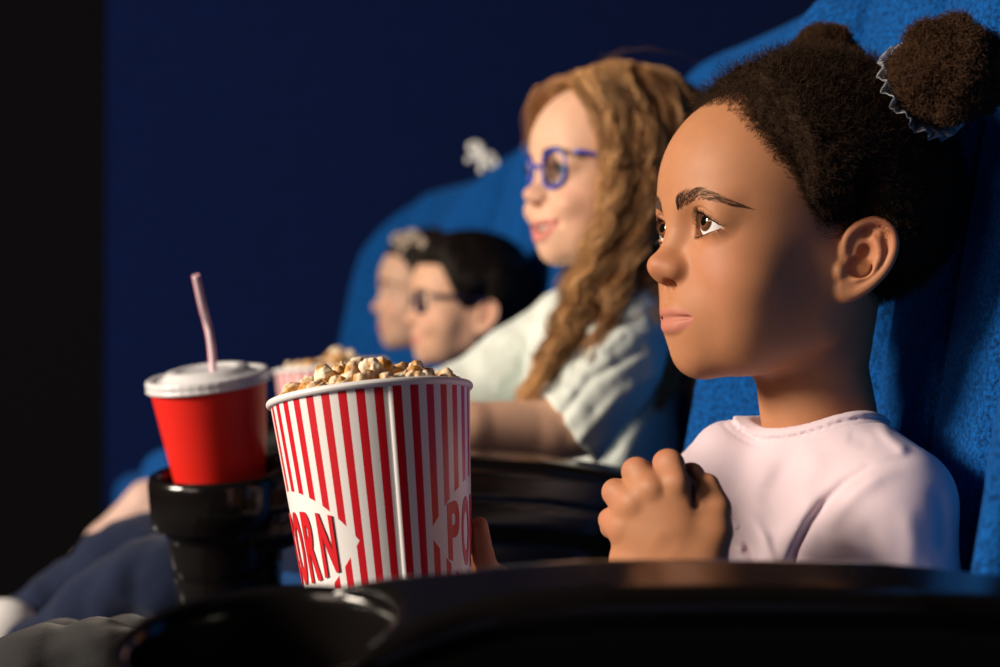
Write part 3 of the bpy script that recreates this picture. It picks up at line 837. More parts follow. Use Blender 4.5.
def pline(p, pts):
    d = np.full(len(p), 1e9, dtype=np.float32)
    for a, b in zip(pts[:-1], pts[1:]):
        a = np.array(a, dtype=np.float32); b = np.array(b, dtype=np.float32); e = b-a
        t = np.clip(((p-a)@e)/(e@e), 0, 1); d = np.minimum(d, np.linalg.norm(p-a-t[:, None]*e, axis=1))
    return d

# ================= girl in pink =================
G = Person(800, 225, 1.0, 8, 1.0, 'child in a pale pink shirt with curly dark hair in puffs, gazing left', {}, (.445, .195, .095), (.47, .17, .125), (.47, .145, .07), hv=1.0)
G.eyes((.13, .05, .02), (1, .16, .13)); G.brows((.075, .038, .022), 400); G.lashes((.004, .003, .003), 60, 5.5)
f1 = G.fr
SH = dict(nr=f1(898, 487, .875), fr_=f1(735, 470, 1.10))
def shirt1_base(P):
    d = ell(P, (-22, 0, -255), (76, 112, 128))
    d = smin(d, ell(P, (25, 0, -370), (92, 118, 110)), 40)
    d = smin(d, chain(P, [(-28, -88, -174, 36), (-20, -40, -155, 33), (-18, 40, -156, 33), (-28, 82, -176, 36)]), 18)
    d = smin(d, cap(P, (-18, 0, -210), (-14, 0, -168), 72, 44), 22)
    d = smin(d, chain(P, [(-26, 84, -185, 34), (-28, 97, -270, 38), (-6, 106, -360, 40), (60, 104, -400, 36)]), 14)
    d = smin(d, chain(P, [(-28, -104, -186, 38), (0, -125, -290, 40), (90, -120, -345, 37), (150, -95, -345, 34), (205, -75, -350, 28)]), 14)
    d = smin(d, cap(P, f1(712, 482, 1.10), f1(735, 470, 1.03), 30, 34), 16)
    return d
F1 = [  # folds: px polyline, depth mm (positive = valley), width px
    ([(930, 456), (910, 458), (890, 463), (868, 470), (845, 485), (826, 503), (810, 523), (797, 548), (790, 575), (786, 640)], 4.6, 5.5),
    ([(905, 466), (880, 474), (858, 488), (838, 510), (822, 540)], -3.0, 9),
    ([(833, 480), (812, 500), (798, 525), (780, 560), (776, 630)], -5, 9),
    ([(806, 440), (790, 466), (774, 500), (768, 530)], 4.6, 13),
    ([(824, 446), (806, 475), (792, 505)], -2.5, 12),
    ([(772, 455), (756, 480), (742, 505)], -2.2, 11),
    ([(740, 512), (755, 523), (764, 540), (772, 565), (776, 620)], -6.5, 6),
    ([(734, 518), (746, 533), (752, 550), (756, 572), (758, 620)], 5.0, 6),
    ([(722, 520), (740, 528)], -3.5, 4), ([(728, 545), (745, 550)], -3, 5),
    ([(700, 470), (716, 500), (722, 530)], 2.5, 10),
    ([(730, 438), (716, 452), (704, 470)], 1.2, 7), ([(874, 420), (890, 438), (910, 455)], -2.0, 5),
    ([(935, 480), (942, 510), (944, 560)], 2.5, 7), ([(860, 520), (872, 545), (880, 575)], 1.6, 9), ([(905, 500), (912, 540), (908, 580)], -1.5, 9),
    ([(870, 450), (862, 440), (846, 436)], 1.0, 6)]
def folds(P, F_, O, sc, B, side):
    p = prj(O, P, sc, B); s = 0
    for pts, amp, w in F_:
        d, f = pline_t(p, pts); s = s + .9*amp*np.exp(-(d/(w*1.15))**2)*sstep(0, .35, f)*sstep(1.0, .75, f)
    return s*side
def neck_cut(P): return ell(P, (-8, -2, -106), (62, 62, 38))
def shirt1(P):
    d = shirt1_base(P)
    d = d + folds(P, F1, G.O, G.sc, G.B, sstep(-30, 30, P[:, 1])) + .9*fbm(P, .022, 2)
    c = neck_cut(P)
    band = smax(smax(np.abs(c)-3.6, np.abs(d)-2.8, 1.5), -(P[:, 2]+190), 1)
    d2 = smax(d, -c, 2.5)
    d2 = d2 + .8*np.exp(-((c-9.5)/1.0)**2)
    return np.minimum(d2, band)
m_pink = cloth_mat('pale pink jersey', (.66, .54, .605), 2200, .88, .03, .2)
G.cloth('shirt', shirt1, (-130, -180, -470), (250, 190, -90), 2.0, m_pink)
G.add(lambda P: smax(shirt1_base(P)+5, np.maximum(P[:, 0]-130, -99), 2), (-130, -180, -470), (240, 190, -90), 5)
# near (left) hand closed in front of the chest
ho = f1(668, 515, .865)
HA = v3(*(np.array(f1(669, 515, .865))-np.array(ho))); HA /= np.linalg.norm(HA); HB = v3(0, 0, 1); HC = np.cross(HA, HB); HC *= np.sign(HC[1])
k_ = .577*1.0
def hand1(P):
    q = P-v3(*ho); L = np.stack([q@HA, q@HB, q@HC], 1)/.93
    L[:, 2] -= .42*L[:, 0]
    d = ell(L, (-1, -8, -5), (30, 32, 15.5))
    d = smin(d, chain(L, [(2, -20, -7, 21), (4, -52, -10, 25), (30, -95, -8, 26), (110, -130, -40, 30)]), 14)
    d = smin(d, cap(L, (-18, -34, -7), (16, -34, -7), 17, 18), 14)
    mc = [(3, 20, 2), (-12, 16, 3), (-23, 6, 1.5), (-27, -9, -1)]
    for m in mc: d = smin(d, cap(L, (m[0]*.5+2, m[1]*.4-12, -2), m, 13, 9.5), 9)
    fing = [[(3, 19, 1, 9.4), (1, 31, -6, 8.8), (5, 26, -24, 8), (12, 12, -26, 7)],
            [(-13, 15, 2, 9.2), (-18, 25.5, -5, 8.7), (-12, 21, -24, 8), (-4, 8, -26, 7)],
            [(-24, 5, 0, 9.0), (-30.5, 12, -6, 8.2), (-26, 8, -24, 7.6), (-16, -2, -26, 6.8)],
            [(-28, -9, -2, 7.8), (-33.5, -6, -8, 7.2), (-32, -12, -23, 6.6), (-22, -16, -25, 6)]]
    fs = None
    for f in fing:
        e = chain(L, f, 4); fs = e if fs is None else smin(fs, e, .8)
    d = smin(d, fs, 5.5)
    d = smin(d, chain(L, [(18, -24, -4, 16), (25, -8, -4, 13), (27.5, 5, -7, 10), (24, 18, -11, 8)], 3), 8)
    d = smin(d, chain(L, [(14, 6, -12, 9), (15.5, 24, -14, 7.6), (20, 20, -26, 7)], 2), 1.0)
    for m in mc[:3]: d = smin(d, ell(L, (m[0]+.5, m[1]+1, m[2]+6.5), (4, 4.5, 3.2)), 6)
    d = smax(d, -cap(L, (11, 26, 0), (15, 8, 6), 1.8, .8), 5)
    return d*.93
def handtint(V, c):
    q = V-v3(*ho); L = np.stack([q@HA, q@HB, q@HC], 1)
    w = np.clip(sstep(14, 34, L[:, 1])+sstep(-26, -36, L[:, 0]), 0, 1)*.35*(L[:, 1] > -30)
    return c*(1-w[:, None])+np.array((.48, .19, .12))*w[:, None]
hb = np.array(ho)
G.add(hand1, hb-np.array((150, 90, 160)), hb+np.array((70, 75, 60)), 1.3, tint=handtint)
# far hand holding the tub
t0 = f1(470, 600, 1.045)
def hand2(P):
    d = chain(P, [(140, -98, -345, 26), (*f1(600, 612, 1.09), 22), (*f1(545, 612, 1.08), 20), (*f1(500, 610, 1.06), 22)], 4)
    d = smin(d, ell(P, f1(478, 596, 1.055), (30, 13, 26)), 8)
    d = smin(d, chain(P, [(*f1(505, 612, 1.03), 9.5), (*f1(493, 585, .99), 8.2), (*f1(483.5, 556, .965), 6.8), (*f1(479.5, 525, .96), 5.4)], 2), 6)
    for i, yy in enumerate((565, 583, 601, 618)):
        d = smin(d, chain(P, [(*f1(470, yy, 1.055), 7.5), (*f1(430, yy-3, 1.062), 7), (*f1(395, yy-4, 1.055), 6.5), (*f1(370, yy-4, 1.045), 6)]), 1.5)
    return d
G.add(hand2, np.minimum(np.array(t0)-np.array((190, 60, 60)), (110, -130, -380)), np.array(t0)+np.array((100, 110, 80)), 1.8)
# legs
def jeans(P, legs, am=2.0, f=.03):
    d = None
    for l in legs:
        e = chain(P, l, 10); d = e if d is None else smin(d, e, 12)
    return d + am*fbm(P, f, 3) + am*.8*np.sin(P[:, 0]*.11+2.5*fbm(P, .02, 2))
L1 = [[(20, 55, -415, 70), (*f1(330, 750, .97), 58), (*f1(95, 700, .93), 46), (*f1(30, 700, .93), 42), (*f1(-60, 800, .95), 36), (*f1(-70, 1000, 1.0), 34)],
      [(20, -55, -415, 70), (*f1(330, 715, 1.1), 56), (*f1(120, 680, 1.10), 44), (*f1(60, 680, 1.10), 40), (*f1(-30, 760, 1.1), 36), (*f1(-40, 960, 1.12), 34)]]
G.cloth('trousers', lambda P: jeans(P, L1, 2.2), (-110, -260, -800), (640, 200, -180), 5, m_grey)
G.add(lambda P: jeans(P, L1, 0)+9, (-110, -260, -800), (640, 200, -180), 9)
def shoe(P, a, n, col=None): pass
G.body()
# hair
ZL1 = [(0, 80), (18, 78), (30, 68), (38, 56), (45, 44), (55, 27), (62, 8), (66, -8), (72, -12), (84, -10), (90, 0), (97, -30), (106, -62), (130, -78), (180, -82)]
V, FA, hf = hair_cap(G, ZL1, -1.2, 17, 55, (2.2, .10), 1.6)
HC1 = (.040, .022, .013)
cs = [(V, FA, np.tile(np.array(HC1)*.6, (len(V), 1)).astype(np.float32))]
ok = hf(V) ; ab = above(V, ZL1); vis = V[ab > 2]
Nn = gradn(hf, vis, 1.0)
back = lambda p: np.stack([-.9*np.ones(len(p)), np.zeros(len(p)), .25*np.ones(len(p))], 1)*sstep(60, 0, above(p, ZL1))[:, None]
near_ = V[(ab > -1) & (ab < 28)]
cs.append(coils(near_, gradn(hf, near_, 1.0), 16000, 4.2, .13, .7, HC1, .5, lambda p: np.tile((-.8, 0, .4), (len(p), 1))))
cs.append(coils(vis, Nn, 30000, lambda p: 3+6.5*sstep(0, 45, above(p, ZL1)), .17, .9, HC1, .5, back))
# soft baby hairs at the hairline
edge = V[(np.abs(ab) < 11) & (V[:, 0] > -5)]
if len(edge):
    sk = lambda P: G.fn(P)
    e2 = edge - gradn(sk, edge, 1.0)*np.clip(sk(edge), -6, 6)[:, None]
    cs.append(coils(e2, gradn(sk, e2, 1.0), 9000, 5.5, .09, .5, HC1, .4, lambda p: np.tile((-1.6, 0, 1.2), (len(p), 1))))
o = G.part('hair', *merge(cs)[:2], m_coil, merge(cs)[2], head=True)
def puff(c, r, seed):
    bl = np.random.default_rng(seed).normal(size=(26, 3)); bl /= np.linalg.norm(bl, axis=1, keepdims=True)
    def fp(P):
        d = ell(P, c, (r, r*.95, r))
        for b in bl: d = smin(d, sph(P, np.array(c)+b*r*.86, r*.30), 4)
        return d - 2.4*fbm(P, .13, 3)
    V, FA = surf(fp, np.array(c)-r*1.6, np.array(c)+r*1.6, 1.6)
    cc = [(V, FA, np.tile(np.array(HC1)*.8, (len(V), 1)).astype(np.float32)), coils(V, gradn(fp, V, 1), 12000, 6.5, .20, 1.5, np.array((.075, .038, .020)), .5)]
    return merge(cc)
pc1 = G.hd(947, 72, .93); pc2 = G.hd(826, 62, 1.07)
for c, r, sd in ((pc1, 29, 3), (pc2, 20, 4)):
    V, FA, cc = puff(c, r, sd); G.part('hair_puff', V, FA, m_coil, cc, head=True)
# translucent ruffled hair tie round the base of the near puff
m_tie = mat('translucent hair tie', (.75, .78, .85), .25, .5, Transmission_Weight=.75)
def tie(c, r, inw):
    c = np.array(c); ax = c-np.array(inw); ax /= np.linalg.norm(ax)
    a = np.cross(ax, (0, 0, 1)); a /= np.linalg.norm(a); b = np.cross(a, ax); n = 260; V = []
    th = np.arange(n)*2*PI/n; rows = 9
    for j in range(rows):
        t = j/(rows-1); rr = r*.62 + t*r*.42; ruff = 3.2*t*np.sin(th*15+1.2*np.sin(th*4)) + 1.2*t*np.sin(th*37)
        V.append(c + a*(rr*np.cos(th))[:, None] + b*(rr*np.sin(th))[:, None] + ax*(ruff - r*.78 + r*.12*t)[:, None])
    V = np.concatenate(V); i = np.arange(rows-1)[:, None]*n; j = np.arange(n)[None]; j2 = (j+1) % n
    Q = np.stack([i+j, i+j2, i+n+j2, i+n+j], -1).reshape(-1, 4)
    return V.astype(np.float32), Q
V, Q = tie(pc1, 33, (-35, 30, 60))
o = G.part('hair_tie', V, [Q], m_tie, head=True); sm_ = o.modifiers.new('thickness', 'SOLIDIFY'); sm_.thickness = .0006; o['label'] = 'translucent white ruffled hair tie'

# ================= girl with long hair and glasses =================
G2 = Person(617, 172, 1.66, 15, 1.03, 'child in a white shirt with long wavy hair and blue glasses, smiling', dict(smile=1, open=6.0, nose=.86, nosetip=1, ear=0, eyeopen=.8, cheek=1.02), (.71, .43, .30), (.60, .20, .17), (.70, .32, .24), hv=1.8)
G2.eyes((.12, .2, .3), (1, .05, 0)); G2.brows((.10, .06, .035), 200, rad=.4); G2.lashes((.03, .02, .015), 40)
f2 = G2.fr
V, FA = surf(lambda P: smax(ell(P, (60, 0, -62), (34, 24, 8)), -ell(P, (50, 0, -60), (30, 16, 12)), 1), (20, -40, -80), (110, 40, -40), 1.6)
G2.part('teeth', V, FA, mat('teeth', (.80, .76, .68), .3), head=True)
SL2 = [(*f2(632, 318, 1.58), 42), (*f2(612, 362, 1.54), 47), (*f2(574, 424, 1.50), 41), (*f2(545, 432, 1.50), 38)]
hem = v3(*f2(571, 427, 1.50)); rt = v3(*(np.array(f2(572, 427, 1.5))-np.array(f2(571, 427, 1.5)))); rt /= np.linalg.norm(rt)
hn = -(.80*rt + .60*v3(0, 0, 1)); hn /= np.linalg.norm(hn)
TOR2 = f2(606, 440, 1.70); FS2 = f2(572, 326, 1.80)
def shirt2_base(P):
    d = smin(ell(P, np.array(TOR2)+(10, 0, 30), (82, 118, 135)), cap(P, (-12, 0, -185), (-10, 0, -135), 62, 46), 24)
    d = smin(d, ell(P, np.array(TOR2)+(20, 0, -110), (90, 120, 110)), 40)
    d = smin(d, chain(P, [(*FS2, 42), (*f2(632, 318, 1.58), 40)]), 20)
    far = chain(P, [(*FS2, 43), (*f2(520, 360, 1.80), 42), (*f2(465, 396, 1.78), 38), (*f2(432, 404, 1.76), 32)], 5)
    return smin(d, far, 14)
def shirt2(P):
    sl = smax(chain(P, SL2, 5), (P-hem)@hn, 2)
    d = smin(shirt2_base(P), sl, 12)
    d = smax(d, -ell(P, (-5, 0, -128), (52, 54, 28)), 3)
    q = prj(G2.O, P, G2.sc, G2.B)
    s = 3.5*np.exp(-(pline(q, [(560, 420), (590, 380), (640, 350)])/5)**2)-3*np.exp(-(pline(q, [(580, 440), (615, 400), (655, 375)])/6)**2)
    s = s+3*np.exp(-(pline(q, [(575, 365), (600, 330), (640, 318)])/4)**2)-2.5*np.exp(-(pline(q, [(600, 350), (625, 330), (650, 335)])/5)**2)
    s = s+3*np.exp(-(pline(q, [(610, 455), (635, 420), (662, 395)])/5)**2)
    return d + s + 3.4*fbm(P, .028, 3) - 1.5
m_mint = cloth_mat('white cotton', (.70, .76, .72), 1200, .85, .05, .2)
G2.cloth('shirt', shirt2, (-130, -230, -560), (330, 200, -95), 3, m_mint)
G2.add(lambda P: smin(shirt2_base(P), chain(P, SL2[:3], 5), 12)+7, (-130, -230, -560), (320, 200, -95), 8)
G2.add(lambda P: chain(P, [(*SL2[2][:3], 33), (*f2(548, 432, 1.49), 32), (*f2(470, 430, 1.46), 26), (*f2(400, 425, 1.44), 21), (*f2(372, 422, 1.44), 18)], 6), (30, -60, -420), (360, 220, -200), 3)
def hand_simple(P, c, fw, up, s=1.0):
    """relaxed hand: palm plus four fingers and thumb along direction fw"""
    c = np.array(c); fw = np.array(fw, dtype=float); fw /= np.linalg.norm(fw); up = np.array(up, dtype=float); sd = np.cross(fw, up); sd /= np.linalg.norm(sd)
    d = chain(P, [(*(c), 15*s), (*(c+fw*25*s), 17*s)])
    for i, (o_, L) in enumerate(((-15, 40), (-5, 46), (5, 43), (15, 33))):
        b = c+fw*36*s+sd*o_*s; d = smin(d, chain(P, [(*b, 7*s), (*(b+(fw*.8+up*.15)*L*.5*s), 6.5*s), (*(b+(fw*.8-up*.35)*L*s), 5.6*s)]), 3*s)
    b = c+fw*8*s-sd*14*s
    return smin(d, chain(P, [(*b, 9*s), (*(b+(fw*.7-sd*.8)*20*s), 7.5*s), (*(b+(fw*1.0-sd*.6)*38*s), 6*s)]), 4*s)
hc = f2(368, 424, 1.44)
G2.add(lambda P: hand_simple(P, hc, (1, .1, -.25), (0, 0, 1)), np.array(hc)-(40, 60, 70), np.array(hc)+(110, 60, 60), 2.4)
L2 = [[(10, 60, -470, 72), (*f2(330, 590, 1.53), 66), (*f2(175, 584, 1.50), 50), (*f2(130, 594, 1.50), 45), (*f2(40, 660, 1.50), 38), (*f2(-30, 725, 1.5), 34)],
      [(10, -60, -470, 72), (*f2(330, 570, 1.80), 62), (*f2(170, 556, 1.74), 50), (*f2(125, 562, 1.74), 46), (*f2(50, 615, 1.72), 40), (*f2(-20, 665, 1.70), 36)]]
G2.cloth('jeans', lambda P: jeans(P, L2, 2.5), (-110, -300, -720), (800, 220, -270), 6, m_denim)
G2.add(lambda P: jeans(P, L2, 0)+9, (-110, -300, -720), (800, 220, -270), 10)
m_shoe = mat('white canvas shoe', (.75, .75, .76), .6)
sc_ = f2(-8, 640, 1.66)
G2.cloth('shoe', lambda P: smin(ell(P, np.array(sc_)+(25, 0, -5), (75, 34, 26)), ell(P, np.array(sc_)+(-10, 0, 12), (40, 30, 32)), 12), np.array(sc_)-(110, 60, 60), np.array(sc_)+(130, 60, 70), 4, m_shoe)
sc2_ = f2(-45, 742, 1.5)
G2.cloth('shoe', lambda P: smin(ell(P, np.array(sc2_)+(25, 0, -5), (75, 34, 26)), ell(P, np.array(sc2_)+(-10, 0, 12), (40, 30, 32)), 12), np.array(sc2_)-(110, 60, 60), np.array(sc2_)+(130, 60, 70), 4, m_shoe)
G2.body()
# long wavy hair in locks
def locks(guides, nl, ns, seed, cols, spread=9, wave=5, K=40, cut=(.8, 1)):
    rg = np.random.default_rng(seed); Gd = np.array([spline(g, 10)[::1] for g in guides])    # (g,m,3)
    m = Gd.shape[1]; out = []; cc = []
    for i in range(nl):
        s = rg.uniform(0, len(guides)-1.001); a = int(s); f = s-a; base = Gd[a]*(1-f)+Gd[a+1]*f
        idx = np.linspace(0, m-1.001, K); j = idx.astype(int); fr_ = (idx-j)[:, None]; path = base[j]*(1-fr_)+base[j+1]*fr_
        t = np.linspace(0, 1, K)[:, None]
        off = rg.normal(0, 1, 3)*np.array((9, 8, 4))+np.array((0, 5*np.sign(path[10][1]), 0)); path = path + off*np.minimum(1, t*2.5) ; 
        path = path[:max(12, int(K*rg.uniform(*cut)))]; path = np.stack([np.interp(np.linspace(0, len(path)-1, K), np.arange(len(path)), path[:, q]) for q in range(3)], 1)
        ln = np.cumsum(np.r_[0, np.linalg.norm(np.diff(path, axis=0), axis=1)]); ph = rg.uniform(0, 6.28); wl = rg.uniform(38, 60)
        amp = wave*sstep(30, 160, ln)*rg.uniform(.7, 1.3)
        path = path + np.stack([amp*np.sin(ln/wl*6.28+ph), amp*np.cos(ln/wl*6.28+ph)*.8, np.zeros(K)], 1)
        o_ = rg.normal(0, 1, (ns, 1, 3)); o_ /= np.maximum(1, np.linalg.norm(o_, axis=2, keepdims=True)/1.6)
        wid = (spread*(.55+.6*np.sin(np.clip(t*1.15, 0, 1)*PI)**.7)*(1-.35*t))[None]
        tw = 1+.25*np.sin(ln/30+rg.uniform(0, 6))[None, :, None]
        P = path[None]+o_*wid*tw*.8 + rg.normal(0, .9, (ns, 1, 3))*t[None]*4 + (rg.normal(0, .35, (ns, K, 3)))
        out.append(P); c = np.array(cols[0])*(1-(u := rg.uniform()))+np.array(cols[1])*u
        cc.append(np.tile(c*rg.uniform(.55, 1.25), (ns, 1))*rg.uniform(.7, 1.3, (ns, 1)))
    P = np.concatenate(out); c = np.concatenate(cc)
    V, FA = strands(P, .62, 3, .5); return V, FA, np.repeat(c, K*3, 0).astype(np.float32)
near = [[(62, 12, 88), (70, 42, 78), (60, 66, 40), (57, 72, 0), (60, 72, -42), (78, 62, -92), (102, 58, -135), (138, 84, -190), (190, 92, -262)],
        [(30, 8, 102), (40, 50, 92), (28, 76, 45), (22, 82, 0), (24, 84, -45), (42, 84, -90), (62, 86, -135), (94, 104, -188), (142, 108, -262)],
        [(0, 6, 108), (0, 55, 92), (-10, 82, 45), (-12, 90, 0), (-10, 94, -50), (0, 92, -100), (26, 96, -140), (58, 110, -185), (96, 116, -245)],
        [(-35, 6, 104), (-45, 50, 86), (-62, 76, 45), (-70, 84, 0), (-74, 88, -50), (-72, 86, -100), (-62, 84, -150), (-50, 90, -200), (-42, 96, -250)],
        [(-62, 4, 88), (-82, 30, 70), (-94, 44, 30), (-98, 50, -10), (-98, 52, -60), (-94, 54, -110), (-88, 58, -160), (-78, 60, -210), (-70, 66, -270)]]
def mir(g): return [[(a-max(0, min(1, (40-c)/150))*62, -b, c) for a, b, c in l] for l in g]
C2 = ((.30, .13, .05), (.72, .41, .18))
parts2 = [locks(near, 140, 60, 21, C2), locks(mir(near), 46, 34, 22, C2, cut=(.42, .62))]
ZL2 = [(0, 84), (20, 80), (35, 66), (48, 40), (58, 0), (66, -40), (80, -70), (180, -80)]
V, FA, hf = hair_cap(G2, ZL2, 1, 12, 40, (2.5, .06), 3.0)
parts2.append((V, FA, np.tile(np.array(C2[0])*.9, (len(V), 1)).astype(np.float32)))
core = lambda P: np.minimum(np.minimum(chain(P, [(*p, 9) for p in near[2][2:]]), chain(P, [(*p, 9) for p in near[1][2:]])), np.minimum(chain(P, [(*p, 11) for p in near[3][2:]]), chain(P, [(*p, 13) for p in near[4][1:]])))
V, FA = surf(core, (-120, 0, -290), (150, 120, 110), 3.5); parts2.append((V, FA, np.tile(np.array(C2[0])*.7, (len(V), 1)).astype(np.float32)))
# flyaway strands over the crown
n = 4; a = RNG.uniform(0, PI, n); e = RNG.uniform(.5, 1.5, n); ap = RNG.uniform(-1, 1, n)
fp = []
for q in np.linspace(0, 1, 12):
    th = -1.0+q*2.0+ap*.4; fp.append(np.stack([100*np.cos(1.57-th*e*.7)*-1+0*th, 82*np.sin(a-PI/2+.3*q), 24+84*np.cos(th*e*.7)+RNG.normal(6, 1, n)+8*np.abs(ap)], 1))
W, FA = strands(np.stack(fp, 1), .3, 3, .5); parts2.append((W, FA, np.tile((.35, .2, .1), (len(W), 1)).astype(np.float32)))
mg = merge(parts2); G2.part('hair', mg[0], mg[1], m_hair, mg[2], head=True)

# glasses, in a head frame
def glasses(per, col, lab, lens=(24.5, 19), z0=-5, x0=96, rim=1.9, cat=0.0):
    root = empty('glasses', per.H @ Vector((x0*per.sc, 0, z0*per.sc))); tag(root, lab, 'glasses')
    m = mat('glasses frame', col, .25, .5); mg_ = mat('clear lens', (.9, .95, 1), .02, .5, Transmission_Weight=1.0, IOR=1.05)
    def loc(V): return xf(V, per.H, per.sc)-np.array(root.location, dtype=np.float32)
    def out(k):
        th = np.linspace(0, 2*PI, 40, endpoint=False)
        y = 26.5+lens[0]*.5*2*.48*np.sign(np.cos(th))*np.abs(np.cos(th))**.85; z = z0+lens[1]*np.sign(np.sin(th))*np.abs(np.sin(th))**.85
        z = z + cat*np.clip((y-20)/25, 0, 1)*(z > z0)*1.0
        x = x0 - .010*(y-5)**2
        return np.stack([x, y*k, z], 1)
    paths = []; 
    fr_parts = []
    for k in (1, -1):
        o_ = out(k); c = np.concatenate([o_, o_[:3]]); V, FA = strands(c[None], rim, 8, 1.0); fr_parts.append((V, FA, np.ones((len(V), 3), dtype=np.float32)))
        hx = x0-.010*45**2
        tp = np.array(spline([(hx+3, 50*k, z0+lens[1]*.62+cat), (hx-6, 60*k, z0+lens[1]*.6+cat*.8), (40, 71*k, z0+7), (0, 76*k, z0+2), (-14, 75*k, z0-6), (-24, 72*k, z0-26)], 6))
        V, FA = strands(tp[None], rim*1.15, 8, .8); fr_parts.append((V, FA, np.ones((len(V), 3), dtype=np.float32)))
        V = np.concatenate([o_, o_.mean(0, keepdims=True)]); n_ = len(o_)
        T = np.array([(i, (i+1) % n_, n_) for i in range(n_)])
        V2 = np.concatenate([V, V-np.array((1.2, 0, 0))]); T2 = np.concatenate([T, T[:, ::-1]+n_+1])
        link('lens', mesh_np('lens', loc(V2.astype(np.float32)), [T2], False), mg_, root)
    br_ = np.array(spline([(x0-1, 6.5, z0+3), (x0+2, 3, z0+6), (x0+2, -3, z0+6), (x0-1, -6.5, z0+3)], 4)); V, FA = strands(br_[None], rim, 8, 1); fr_parts.append((V, FA, np.ones((len(V), 3), dtype=np.float32)))
    V, FA, _c = merge(fr_parts); link('frame', mesh_np('frame', loc(V), FA), m, root)
    return root
glasses(G2, (.02, .05, .48), 'blue cat-eye glasses on the smiling child with long wavy hair', (29, 18.5), -5, 97, 2.1, 5)

# ================= boy =================
G3 = Person(472, 301, 2.32, 6, .97, 'child with short black hair and dark glasses, third along the row', dict(smile=.7, open=0, nose=.9, cheek=1.06, eyeopen=.8), (.68, .40, .27), (.58, .24, .20), (.68, .30, .22), hv=2.4)
G3.eyes((.05, .03, .02), (1, .1, 0)); G3.brows((.02, .015, .012), 160, rad=.4)
f3 = G3.fr
def tee(P): return smin(smin(ell(P, (-5, 0, -270), (80, 115, 140)), chain(P, [(-20, -95, -180, 40), (-20, 95, -180, 40)]), 20), cap(P, (-14, 0, -170), (-12, 0, -130), 55, 44), 20)
def arms3(P, o=0): return np.minimum(chain(P, [(-20, 108, -195, 36), (0, 130, -300, 34), (90, 120, -330, 28)]), chain(P, [(-20, -108, -195, 36), (0, -130, -300, 34), (90, -120, -330, 28)]))
m_tee = cloth_mat('dark blue tee', (.02, .03, .06), 1000)
G3.cloth('shirt', lambda P: smin(tee(P), smax(arms3(P), P[:, 0]-20, 2), 10)+1.5*fbm(P, .03, 2), (-120, -190, -440), (160, 190, -90), 5, m_tee)
G3.add(lambda P: smin(tee(P)+6, arms3(P)+7, 10), (-120, -190, -440), (160, 190, -90), 8)
hc3 = (120, 112, -332); hc3b = (120, -112, -332)
G3.add(lambda P: np.minimum(hand_simple(P, hc3, (1, -.3, -.1), (0, 0, 1)), hand_simple(P, hc3b, (1, .3, -.1), (0, 0, 1))), (70, -170, -400), (240, 170, -270), 3.5)
L3 = [[(10, 55, -420, 62), (*f3(175, 520, 2.12), 46), (*f3(150, 505, 2.12), 36), (*f3(108, 545, 2.10), 33), (*f3(60, 600, 2.10), 27), (*f3(20, 690, 2.1), 22)],
      [(10, -55, -420, 62), (*f3(190, 515, 2.42), 44), (*f3(165, 505, 2.42), 36), (*f3(130, 560, 2.40), 33), (*f3(90, 620, 2.40), 27), (*f3(50, 690, 2.40), 22)]]
def legs3(P): return np.minimum(chain(P, L3[0], 8), chain(P, L3[1], 8))
G3.add(legs3, (-80, -300, -760), (900, 260, -190), 6, (.62, .42, .36))
G3.cloth('shorts', lambda P: np.minimum(chain(P, [L3[0][0], L3[0][1]]), chain(P, [L3[1][0], L3[1][1]]))-6+smax(np.zeros(len(P)), (P[:, 0]-390)*.9, 2), (-80, -300, -560), (480, 260, -270), 7, m_tee)
G3.body()
ZL3 = [(0, 62), (25, 60), (38, 56), (46, 40), (54, 10), (60, -14), (70, -18), (82, -8), (90, 2), (97, -30), (106, -58), (130, -72), (180, -78)]
HC3 = (.016, .010, .008)
def straight(V, hf, n, L, rad, col, flow, K=9, lift=2.5):
    p = V[RNG.integers(0, len(V), n)]; P = [p]; q = p.copy(); st = (L*RNG.uniform(.6, 1.2, n)/(K-1))[:, None]; jit = RNG.normal(0, .18, (n, 3))
    for k in range(1, K):
        nn = gradn(hf, q, 1.5); f = flow(q)+jit; f = f-nn*(f*nn).sum(1, keepdims=True); f /= np.linalg.norm(f, axis=1, keepdims=True)+1e-9
        q = q+f*st; q = q-nn*(hf(q)-lift*RNG.uniform(.2, 1.1, n)*math.sin(k/K*2.4))[:, None]; P.append(q)
    W, FA = strands(np.stack(P, 1), rad, 3, .4); c = np.repeat(np.array(col)[None]*RNG.uniform(.6, 1.5, (n, 1)), K*3, 0)
    return W, FA, c.astype(np.float32)
V, FA, hf3 = hair_cap(G3, ZL3, 1.5, 15, 45, (2.0, .04), 2.4)
vv = V[above(V, ZL3) > 0]
flow3 = lambda p: np.stack([1.0*np.ones(len(p))*(p[:, 2] > 40)-.1, .25*np.sign(p[:, 1]), -1.2*(p[:, 2] < 70)-.2], 1)
mg = merge([(V, FA, np.tile(HC3, (len(V), 1)).astype(np.float32)), straight(vv, hf3, 6000, 38, .42, HC3, flow3)])
G3.part('hair', mg[0], mg[1], m_hair, mg[2], head=True)
glasses(G3, (.01, .018, .07), 'dark rimmed glasses on the child with short black hair', (24, 15), -4, 96, 3.0)

